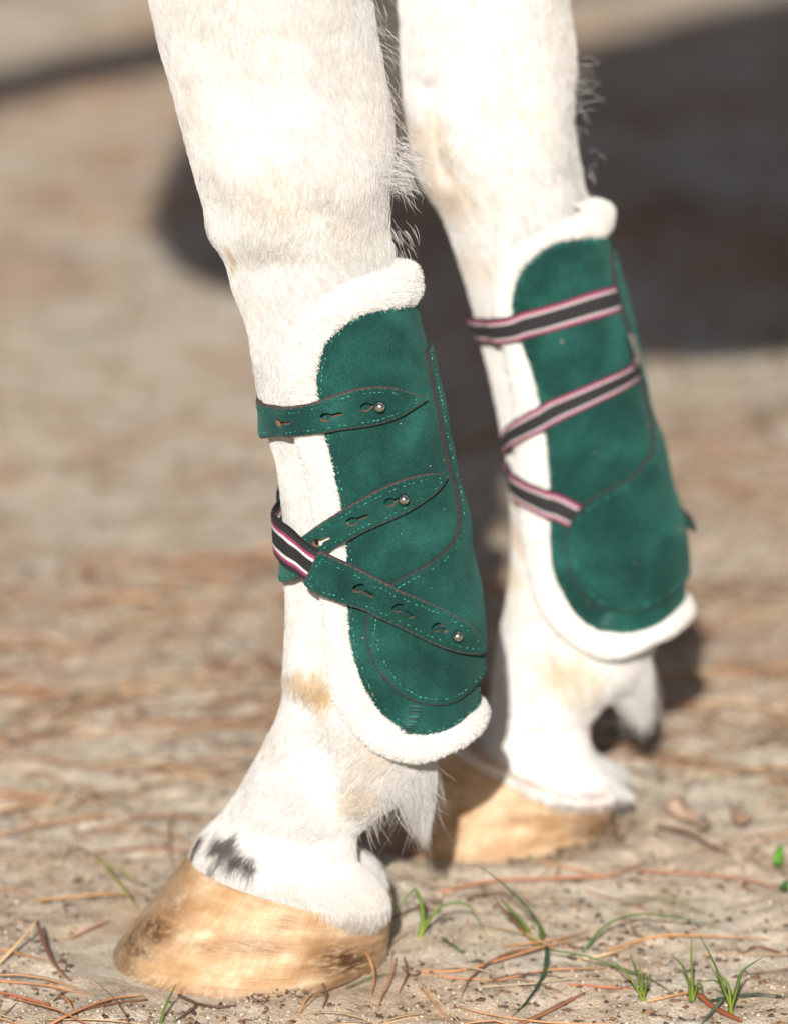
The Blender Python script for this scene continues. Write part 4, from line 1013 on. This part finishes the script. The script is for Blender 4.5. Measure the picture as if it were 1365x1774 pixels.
needles = [
 ([(626, 1634), (640, 1660), (648, 1690), (643, 1728)], [.012, .012, .006, 0], .0009, ORANGE, 'orange pine needle arching upright beside the heel of the near hoof'),
 ([(681, 1650), (676, 1692), (662, 1722), (655, 1748)], [.010, .006, .003, 0], .0008, ORANGE, 'short orange pine needle standing just right of the near hoof heel'),
 ([(722, 1682), (797, 1681), (870, 1661), (944, 1639), (1017, 1625)], [0, .001, .003, .004, .003], .0010, ORANGE, 'long orange pine needle rising right behind the crossing grass blades'),
 ([(722, 1687), (797, 1695), (861, 1698)], [0, 0, 0], .0008, ORANGE, 'orange pine needle forking low from the dark knot right of the near hoof'),
 ([(861, 1698), (944, 1681), (1051, 1677)], [0, .002, .001], .0008, ORANGE, 'orange pine needle under the dangling blue-green blade'),
 ([(983, 1705), (1051, 1710), (1099, 1713)], [0, .001, 0], .0010, (.36, .13, .06), 'short reddish needle ending at the small grass tuft'),
 ([(729, 1712), (763, 1751), (785, 1776)], [.002, .002, 0], .0008, ORANGE, 'left needle of the slanting pair at the bottom edge'),
 ([(735, 1710), (772, 1748), (800, 1776)], [.003, .002, 0], .0007, PALE, 'right, paler needle of the slanting pair at the bottom edge'),
 ([(1051, 1647), (1124, 1625), (1187, 1620), (1333, 1627)], [.001, .003, .003, .001], .0009, (.46, .22, .08), 'long light orange needle below the green arching blade'),
 ([(763, 1545), (852, 1526), (992, 1520), (1065, 1514), (1121, 1489)], [0, .002, .003, .003, .002], .0011, (.40, .16, .08), 'long pinkish brown needle lying in front of the far hoof'),
 ([(930, 1492), (992, 1505), (1037, 1517)], [.001, .001, .001], .0009, ORANGE, 'short needle crossing the long pinkish one before the far hoof'),
 ([(1104, 1509), (1217, 1514), (1300, 1526), (1366, 1542)], [.001, .002, .002, .001], .0011, (.34, .15, .09), 'long brown needle running out of the right edge'),
 ([(0, 1644), (35, 1652), (82, 1664)], [.001, .001, .001], .0009, ORANGE, 'short orange needle at the left edge in front of the leaning stick'),
 ([(-6, 1699), (88, 1708), (158, 1726)], [.001, .002, 0], .0009, ORANGE, 'upper of the two needles leaving the left edge below the stick'),
 ([(-6, 1717), (73, 1737), (92, 1747)], [.001, .001, 0], .0010, (.32, .10, .05), 'lower, redder of the two needles leaving the left edge below the stick'),
 ([(85, 1776), (132, 1752), (191, 1731), (249, 1723)], [.001, .003, .003, .002], .0010, ORANGE, 'orange needle arching towards the toe of the near hoof'),
 ([(123, 1625), (160, 1608), (193, 1594)], [.001, .002, .002], .0009, (.30, .13, .07), 'short brown needle lying left of the near hoof wall'),
 ([(60, 1560), (150, 1552), (255, 1545)], [.001, .002, .001], .0010, (.40, .22, .09), 'blurred orange needle behind the yellow grass blades'),
 ([(870, 1640), (960, 1628), (1020, 1612)], [.001, .002, .002], .0008, ORANGE, 'needle lying across the base of the forked grass tuft'),
 ([(700, 1660), (705, 1685), (690, 1722)], [.006, .004, 0], .0007, BROWN, 'brown needle bent down between the hoof and the dark knot'),
 ([(1120, 1735), (1168, 1724), (1215, 1716)], [.001, .001, .001], .0010, (.45, .24, .10), 'tan needle between the two right grass tufts'),
 ([(1000, 1664), (1060, 1650), (1110, 1632)], [0, .002, .001], .0010, PALE, 'pale straw coloured needle between the forked tuft and the right tufts'),
]
for px, lift, r, c, lab in needles: ground_thing('pine_needle', px, lift, r, c, lab, 'pine needle', GN)
twigs = [
 ([(895, 1776), (935, 1758), (975, 1738), (1012, 1720)], [.001, .002, .002, .001], .0024, (.26, .12, .06), 'flat brown strip of bark below the dangling blade at the bottom edge', .45, 'bark_strip', 'bark'),
 ([(1211, 1722), (1232, 1742), (1262, 1758), (1284, 1768)], [.004, .003, .002, .001], .0027, RED, 'dark red bark flake under the rightmost grass tuft', .5, 'bark_strip', 'bark'),
 ([(-4, 1672), (30, 1636), (66, 1594)], [.001, .006, .012], .0013, PALE, 'pale thin stick leaning up from the left edge', 1, 'twig', 'twig'),
 ([(65, 1598), (79, 1638), (97, 1673), (122, 1698)], [.011, .006, .003, .001], .0015, BROWN, 'dark forked twig propped under the pale stick', 1, 'twig', 'twig'),
 ([(98, 1772), (147, 1749), (205, 1737), (256, 1731)], [.001, .001, .001, .001], .0010, BROWN, 'thin dark twig beside the orange needle at the toe', 1, 'twig', 'twig'),
 ([(310, 1724), (340, 1740), (322, 1757), (296, 1776)], [.003, .001, .001, 0], .0012, (.09, .055, .04), 'dark root bit crooked under the near hoof', 1, 'twig', 'twig'),
 ([(340, 1738), (372, 1744), (410, 1742)], [.001, .002, .001], .0010, (.09, .055, .04), 'little dark twig against the sole of the near hoof', 1, 'twig', 'twig'),
 ([(520, 1738), (560, 1716), (602, 1700), (625, 1690)], [.001, .002, .002, .001], .0013, (.20, .12, .08), 'brown twig lying below the heel of the near hoof', 1, 'twig', 'twig'),
 ([(560, 1705), (566, 1725), (560, 1746)], [.002, .002, 0], .0010, (.14, .08, .05), 'small upright twig crossing the one below the heel', 1, 'twig', 'twig'),
 ([(700, 1676), (716, 1685), (726, 1683)], [.004, .003, .002], .0024, (.20, .13, .09), 'dark knot of bark where two orange needles join', .7, 'twig', 'twig'),
 ([(1137, 1432), (1187, 1441), (1225, 1462), (1266, 1482)], [.001, .004, .003, .001], .0016, (.13, .07, .05), 'dark bent twig behind the far hoof', 1, 'twig', 'twig'),
 ([(1350, 1650), (1310, 1640), (1285, 1652)], [.001, .001, .001], .0010, BROWN, 'small brown twig near the right edge', 1, 'twig', 'twig'),
]
for px, lift, r, c, lab, fl, nm, cat in twigs: ground_thing(nm, px, lift, r, c, lab, cat, sides=6, flat=fl, tip=.5)

def blade_mesh(pts, w, n=12):                                  # a folded grass blade
    c = spline(pts, n); V, F = [], []
    for i in range(n):
        t = c[min(i + 1, n - 1)] - c[max(i - 1, 0)]; t /= np.linalg.norm(t) + 1e-12
        a = np.cross(t, FWD * .8 + np.array([.1, 0, 0])); a /= np.linalg.norm(a) + 1e-9; nn = np.cross(a, t); ww = .8 * w * (1 - (i / (n - 1)) ** 2.0) + .0001
        V += [c[i] - a * ww + nn * ww * .35, c[i] - nn * ww * .1, c[i] + a * ww + nn * ww * .35, c[i] + nn * ww * .28]
    for i in range(n - 1):
        for k in range(4): x = i * 4 + k; y = i * 4 + (k + 1) % 4; F.append((x, y, y + 4, x + 4))
    return np.array(V), F
GREEN = (.085, .155, .03); BLUEG = (.035, .085, .04); YEL = (.30, .28, .075); LIME = (.15, .215, .045)
def tuft_of_grass(base_px, blades, label, name='grass_tuft'):
    b = on_ground([base_px], [0])[0]; e = empty(name, tuple(b)); tag(e, label, 'grass', 'grass tufts on the sand')
    for (pts, w, col) in blades:
        P = [b + np.array([rng.normal(0, .0008), 0, -.002])]; yb = b[1]
        for k, (u, v, dy) in enumerate(pts): P.append(PY(np.array(float(u)), np.array(float(v)), yb + dy))
        P = np.array(P); g = ground_h(P[:, 0], P[:, 1]); P[1:, 2] = np.maximum(P[1:, 2], g[1:] + .001)
        V, F = blade_mesh(P, w); t = np.repeat(np.linspace(0, 1, 12), 4)[:, None]; C = np.array(col)[None] * (1 + .25 * t) * (1 - .0 * t) + np.array([.12, .12, .0])[None] * (1 - t) ** 3
        mesh_obj('blade', V, F, M['grass'], e, attrs={'col': C})
    return e
tuft_of_grass((1112, 1730), [([(1108, 1700, 0), (1098, 1672, 0), (1090, 1652, .004)], .0009, GREEN), ([(1100, 1708, 0), (1078, 1680, .002), (1058, 1662, .004)], .0009, LIME), ([(1118, 1712, 0), (1122, 1698, 0), (1125, 1686, .002)], .0010, GREEN), ([(1112, 1715, 0), (1111, 1690, 0), (1106, 1668, 0)], .0007, LIME)], 'small bright green grass tuft just right of the dangling blade')
tuft_of_grass((1199, 1734), [([(1198, 1700, 0), (1197, 1660, 0), (1197, 1622, .002)], .0010, LIME), ([(1192, 1700, 0), (1180, 1672, 0), (1162, 1653, .003)], .0009, GREEN), ([(1208, 1705, 0), (1214, 1708, -.002), (1219, 1722, -.006)], .0009, GREEN)], 'middle grass tuft with one tall upright blade')
tuft_of_grass((1267, 1754), [([(1276, 1712, 0), (1286, 1682, 0), (1324, 1656, .004)], .0012, GREEN), ([(1262, 1715, 0), (1252, 1695, 0), (1236, 1682, .002)], .0013, LIME), ([(1248, 1700, 0), (1236, 1668, 0), (1210, 1618, .004)], .0009, GREEN), ([(1262, 1730, 0), (1240, 1700, .0), (1215, 1700, -.004)], .0008, GREEN)], 'rightmost grass tuft with wide curving blades')
tuft_of_grass((729, 1621), [([(732, 1585, 0), (722, 1545, 0), (708, 1548, -.004), (684, 1582, -.008)], .0014, (.15, .26, .05)), ([(745, 1590, 0), (768, 1568, .002), (807, 1566, .002), (830, 1596, 0), (842, 1626, -.004)], .0011, (.14, .22, .07)), ([(733, 1600, 0), (752, 1585, .0), (765, 1572, .004)], .0011, LIME)], 'grass tuft growing behind the heel of the near hoof')
tuft_of_grass((931, 1637), [([(905, 1600, 0), (880, 1572, .002), (863, 1553, .004)], .0013, GREEN), ([(932, 1600, 0), (905, 1565, .003), (860, 1522, .008), (822, 1496, .012)], .0009, BLUEG), ([(900, 1606, 0), (868, 1572, 0), (844, 1536, .004)], .0008, (.20, .085, .05)), ([(938, 1625, 0), (940, 1612, 0), (928, 1590, .002)], .0010, GREEN)], 'forked grass tuft in the middle, with long blades leaning left')
grass_single = [
 ([(946, 1640), (945, 1665), (939, 1693), (914, 1732), (885, 1763)], [.010, .007, .004, .002, .001], .0013, BLUEG, 'blue-green blade dangling down to the left of the small bright tuft'),
 ([(944, 1645), (1012, 1656), (1070, 1676), (1124, 1695), (1168, 1722)], [.008, .008, .006, .003, .001], .0011, (.09, .18, .04), 'long green blade running right and down from the forked tuft'),
 ([(1009, 1649), (1048, 1604), (1104, 1584), (1189, 1593), (1267, 1613)], [0, .010, .012, .008, .001], .0012, (.10, .19, .05), 'green blade arching low across the sand on the right'),
 ([(1071, 1568), (1133, 1556), (1189, 1568), (1240, 1592)], [.003, .006, .005, .001], .0009, (.12, .20, .06), 'thin blurred green blade arching behind the other'),
 ([(1225, 1735), (1250, 1729), (1309, 1722), (1367, 1727)], [.002, .004, .004, .002], .0013, BLUEG, 'dark green stalk lying out to the right edge'),
 ([(1252, 1729), (1236, 1748), (1214, 1774)], [.006, .004, .001], .0013, (.10, .16, .09), 'dewy grey-green stalk bending to the bottom edge'),
 ([(167, 1482), (205, 1530), (246, 1584)], [.020, .012, .002], .0012, YEL, 'yellow blade leaning in front of its twin left of the near hoof'),
 ([(170, 1484), (218, 1513), (280, 1544)], [.020, .014, .004], .0012, YEL, 'flatter yellow blade running in behind the near hoof toe'),
 ([(278, 1776), (288, 1742), (306, 1704)], [0, .006, .012], .0011, LIME, 'single bright blade standing before the near hoof toe'),
 ([(770, 1628), (788, 1640), (806, 1656)], [.002, .003, .001], .0012, (.08, .16, .04), 'short dark blade lying between the two middle tufts'),
 ([(600, 1712), (640, 1694), (690, 1684)], [.001, .003, .001], .0009, (.13, .18, .06), 'faint green blade below the near hoof heel'),
]
for px, lift, r, c, lab in grass_single: ground_thing('grass_sprig', px, lift, r, c, lab, 'grass', 'single grass blades', 'grass', sides=6, flat=.5, tip=.15)

def dry_leaf(px, label, col, lift=.004, name='dry_leaf', curl=.35, material='needle'):
    q = on_ground(px, [0] * len(px)); c = q.mean(0); V, F = [], []; nr = 5; poly = resample(chaikin(q[:, :2], 2, True), .003); n = len(poly); m = poly.mean(0); poly = m + (poly - m) * (1 + .35 * (vnoise(np.concatenate([poly, 0 * poly[:, :1]], 1), .006, 12) - .5))[:, None]
    for layer in (1, -1):
        for k in range(nr + 1):
            f = k / nr
            for (x, y) in poly:
                p = m + (np.array([x, y]) - m) * f; h = float(ground_h(np.array(p[0]), np.array(p[1]))); rr = np.linalg.norm(p - m)
                V.append((p[0], p[1], h + .002 + lift * f * f * (1 + 1.0 * math.sin(x * 260 + y * 190)) + .004 * float(vnoise(np.array([p[0], p[1], 0.]), .009, 6)) + curl * rr * rr * 6 + layer * .0002))
    N = (nr + 1) * n
    for L_ in (0, N):
        for k in range(nr):
            for i in range(n): a = L_ + k * n + i; b = L_ + k * n + (i + 1) % n; F.append((a, b, b + n, a + n) if L_ == 0 else (a, a + n, b + n, b))
    for i in range(n): a = nr * n + i; b = nr * n + (i + 1) % n; F.append((a, b, N + b, N + a))
    V = np.array(V); C = np.array(col)[None] * (.75 + .5 * vnoise(V, .008, 3))[:, None]; o = mesh_obj(name, V - c, F, M[material], attrs={'col': C}); o.location = c
    return tag(o, label, 'leaf')
dry_leaf([(1146, 1416), (1180, 1412), (1212, 1428), (1240, 1450), (1222, 1456), (1180, 1438)], 'curled brown leaf lying behind the heel of the far hoof', (.34, .235, .17), .004)
dry_leaf([(1255, 1405), (1285, 1418), (1312, 1446), (1280, 1450), (1262, 1436)], 'smaller reddish leaf right of the curled brown one', (.34, .21, .14), .004)
dry_leaf([(1336, 1500), (1348, 1499), (1358, 1508), (1352, 1520), (1339, 1512)], 'bright green clover leaf at the right edge', (.13, .32, .04), .006, 'clover_leaf', material='grass')
dry_leaf([(1346, 1550), (1362, 1548), (1368, 1558), (1354, 1562)], 'dark green leaf below the clover at the right edge', (.06, .18, .03), .005, 'clover_leaf', material='grass')
dry_leaf([(140, 1012), (158, 1008), (166, 1018), (150, 1024)], 'small red leaf far back on the sunlit sand at left', (.30, .10, .05), .006)

# ---- litter: what nobody could count
def litter_needles(n):
    N = n * 6; y = -.30 + 3.6 * rng.random(N) ** 1.35; half = np.where(rng.random(N) < .75, .28 + .20 * (y + .4), 1.2); x = rng.uniform(-1, 1, N) * half
    dn = fbm(np.stack([x, y, 0 * x], -1), .16, 91, 2)
    ok = rng.random(N) < smooth(.40, .72, dn) * .9 + .05
    ok &= ~((x > -.17) & (x < .01) & (y > -.075) & (y < .07)) & ~((x > -.05) & (x < .14) & (y > .11) & (y < .28))
    ok &= ~((y < .10) & (rng.random(N) > .20))
    x, y = x[ok][:n], y[ok][:n]; n = len(x); k = 5
    L = np.where(rng.random(n) < .7, rng.uniform(.02, .07, n), rng.uniform(.07, .12, n)); a = rng.normal(0, .75, n) + np.where(rng.random(n) < .5, math.pi, 0); cv = rng.normal(0, 6, n)
    tw = rng.random(n) < .3; idx = np.concatenate([np.arange(n), np.where(tw)[0]]); fan = np.concatenate([np.zeros(n), rng.normal(0, .18, tw.sum())])
    x, y, L, a, cv = x[idx], y[idx], L[idx], a[idx] + fan, cv[idx]; n = len(x)
    px, py = [x], [y]
    for j in range(k): a = a + cv * L / k; px.append(px[-1] + np.cos(a) * L / k); py.append(py[-1] + np.sin(a) * L / k)
    px, py = np.stack(px, 1), np.stack(py, 1); z = ground_h(px, py); r = rng.uniform(.0004, .0008, n)[:, None]; t = np.linspace(0, 1, k + 1)[None]
    z = np.maximum(z, z[:, :1] * (1 - t) + z[:, -1:] * t) + r * .6 + rng.uniform(0, .006, n)[:, None] * np.sin(math.pi * t)
    P = np.stack([px, py, z], -1); tg = np.gradient(P, axis=1); tg /= np.linalg.norm(tg, axis=-1, keepdims=True); sd = np.cross(tg, (0, 0, 1.0)); sd /= np.linalg.norm(sd, axis=-1, keepdims=True) + 1e-9; up = np.cross(sd, tg)
    taper = np.array([.7, 1, 1, 1, .8, .35])[None, :, None]; w = 2 * math.pi * np.arange(3) / 3
    V = (P[:, :, None] + (r[:, :, None] * taper)[..., None] * (np.cos(w)[None, None, :, None] * sd[:, :, None] + np.sin(w)[None, None, :, None] * up[:, :, None])).reshape(-1, 3)
    one = np.array([(i * 3 + q, i * 3 + (q + 1) % 3, i * 3 + (q + 1) % 3 + 3, i * 3 + q + 3) for i in range(k) for q in range(3)]); F = (one[None] + (np.arange(n) * 3 * (k + 1))[:, None, None]).reshape(-1, 4)
    pal = np.array([(.38, .20, .10), (.32, .15, .075), (.22, .13, .08), (.48, .33, .19), (.15, .10, .07), (.48, .38, .26)]); c = pal[rng.choice(6, n, p=[.24, .16, .14, .18, .10, .18])] * rng.uniform(.75, 1.25, (n, 1))
    tag(mesh_obj('pine_needle_litter', V, F, M['needle'], attrs={'col': np.repeat(c, 3 * (k + 1), 0)}), 'mass of dry pine needles scattered over the sand', 'pine needles', kind='stuff')
litter_needles(4200)
def crumbs(n, name, label, sizes, cols, yr, prob):
    y = yr[0] + (yr[1] - yr[0]) * rng.random(n) ** 2.0; half = .26 + .2 * (y + .3); x = rng.uniform(-1, 1, n) * half
    r = np.exp(rng.uniform(np.log(sizes[0]), np.log(sizes[1]), n)) * (1 + .4 * np.clip(y, 0, 3))
    ok = ~(((np.abs(x + .08) < .085) & (np.abs(y) < .07)) | ((np.abs(x - .045) < .09) & (np.abs(y - .195) < .075))); x, y, r = x[ok], y[ok], r[ok]; n = len(x)
    z = ground_h(x, y); base = np.array([(1, 0, 0), (-1, 0, 0), (0, 1, 0), (0, -1, 0), (0, 0, .7), (0, 0, -.7)]); V = base[None] * rng.uniform(.45, 1.3, (n, 6, 1)) + rng.normal(0, .18, (n, 6, 3))
    ang = rng.random(n) * 6.28; ca, sa = np.cos(ang), np.sin(ang); st = rng.uniform(*prob, n) if prob else np.ones(n)
    X = V[..., 0] * st[:, None]; V2 = np.stack([X * ca[:, None] - V[..., 1] * sa[:, None], X * sa[:, None] + V[..., 1] * ca[:, None], V[..., 2]], -1) * r[:, None, None] + np.stack([x, y, z + r * .25], -1)[:, None]
    f = np.array([(0, 2, 4), (2, 1, 4), (1, 3, 4), (3, 0, 4), (2, 0, 5), (1, 2, 5), (3, 1, 5), (0, 3, 5)]); F = (f[None] + (np.arange(n) * 6)[:, None, None]).reshape(-1, 3)
    C = np.array(cols)[rng.integers(len(cols), size=n)] * rng.uniform(.7, 1.3, (n, 1)); C = np.repeat(C, 6, 0)
    tag(mesh_obj(name, V2.reshape(-1, 3), F, M['debris'], smooth_=False, attrs={'col': C}), label, 'soil', kind='stuff')
crumbs(34000, 'sand_grains', 'coarse pale grains and crumbs of the sandy soil', (.0004, .0014), [(.42, .35, .27), (.46, .40, .32), (.36, .28, .20), (.46, .41, .35)], (-.22, 1.6), False)
crumbs(16000, 'dark_crumbs', 'dark bits of bark and humus sprinkled over the sand', (.0005, .0021), [(.10, .065, .045), (.16, .09, .055), (.065, .05, .042), (.22, .12, .06)], (-.22, 2.6), (1, 2.0))
crumbs(9000, 'needle_fragments', 'short broken bits of brown needle and straw in the sand', (.00022, .0005), [(.26, .13, .065), (.36, .22, .12), (.14, .085, .055), (.42, .31, .20)], (-.22, 2.2), (4, 16))

# ---- soil packed round the rims of the hooves
def hoof_soil(px, lab):
    V, F, C, o = [], [], [], 0
    for (u, v) in px:
        for _ in range(70):
            p = PG(np.array(u + rng.normal(0, 12.)), np.array(v + rng.normal(0, 7.)), .001); r = rng.uniform(.0005, .0016); b = np.array([(1, 0, 0), (-1, 0, 0), (0, 1, 0), (0, -1, 0), (0, 0, .8), (0, 0, -.8)]) * rng.uniform(.6, 1.3, (6, 1)) * r
            h = float(ground_h(np.array(p[0]), np.array(p[1]))); V += list(b + np.array([p[0], p[1], h + r * .4 + rng.uniform(0, .003)])); c = np.array([(.11, .075, .055), (.20, .14, .10), (.36, .28, .20)][rng.integers(3)]) * rng.uniform(.8, 1.2); C += [c] * 6
            F += [tuple(o + i for i in f) for f in ((0, 2, 4), (2, 1, 4), (1, 3, 4), (3, 0, 4), (2, 0, 5), (1, 2, 5), (3, 1, 5), (0, 3, 5))]; o += 6
    tag(mesh_obj('loose_soil', V, F, M['debris'], smooth_=False, attrs={'col': np.array(C)}), lab, 'soil', kind='stuff')
hoof_soil([(540, 1700), (565, 1690), (590, 1680), (612, 1672), (630, 1664), (500, 1722), (450, 1734), (648, 1652)], 'dark loose soil packed under the heel of the near hoof')
hoof_soil([(960, 1478), (1000, 1468), (1035, 1456), (1065, 1444), (1080, 1430), (900, 1490)], 'dark loose soil packed under the heel of the far hoof')

# ---- added unseen pine right of the frame; its limb casts the streak at upper left
def added_pine_tree():
    e = empty('added_pine_tree', (2.3, -.9, 0)); tag(e, 'added pine tree out of the frame to the right, one limb placed to cast a shadow', 'tree')
    V, F = rod([(2.3, -.9, -.1), (2.32, -.88, 1.5), (2.28, -.9, 3.5), (2.33, -.92, 6.0), (2.3, -.9, 8.5)], .15, 14, 1, .25); mesh_obj('trunk', V, F, M['bark'], e)
    limbs = [([(2.3, -.9, 3.20), (1.4, -.9, 2.75), (.4, -.9, 2.15), (-.30, -.9, 1.74), (-1.15, -.9, 1.24)], .062)]
    for k in range(9):
        a = k * 2.4; z = 4.2 + .45 * k; L = 1.9 - .13 * k; limbs.append(([(2.3, -.9, z), (2.3 + math.cos(a) * L * .5, -.9 + math.sin(a) * L * .5, z + .25), (2.3 + math.cos(a) * L, -.9 + math.sin(a) * L, z + .35)], .035))
    for k, (p, r) in enumerate(limbs):
        V, F = rod(spline(p, 18), r, 8, 1, .35); mesh_obj('limb', V, F, M['bark'], e)
    V, F, C, o = [], [], [], 0
    for k, (p, r) in enumerate(limbs[1:]):
        q = spline(p, 18)
        for _ in range(260):
            c = q[rng.integers(6, 18)] + rng.normal(0, .16, 3); d = rng.normal(0, 1, 3); d /= np.linalg.norm(d); L = .10
            v, f = rod([c, c + d * L * .5, c + d * L + np.array([0, 0, -.01])], .0022, 3, 1, .4); V += v; F += [tuple(i + o for i in g) for g in f]; C += [np.array([.05, .10, .03]) * rng.uniform(.7, 1.3)] * len(v); o += len(v)
    cr = mesh_obj('crown', V, F, M['grass'], e, attrs={'col': np.array(C)})
added_pine_tree()
print('SCENE BUILT', len(bpy.data.objects))
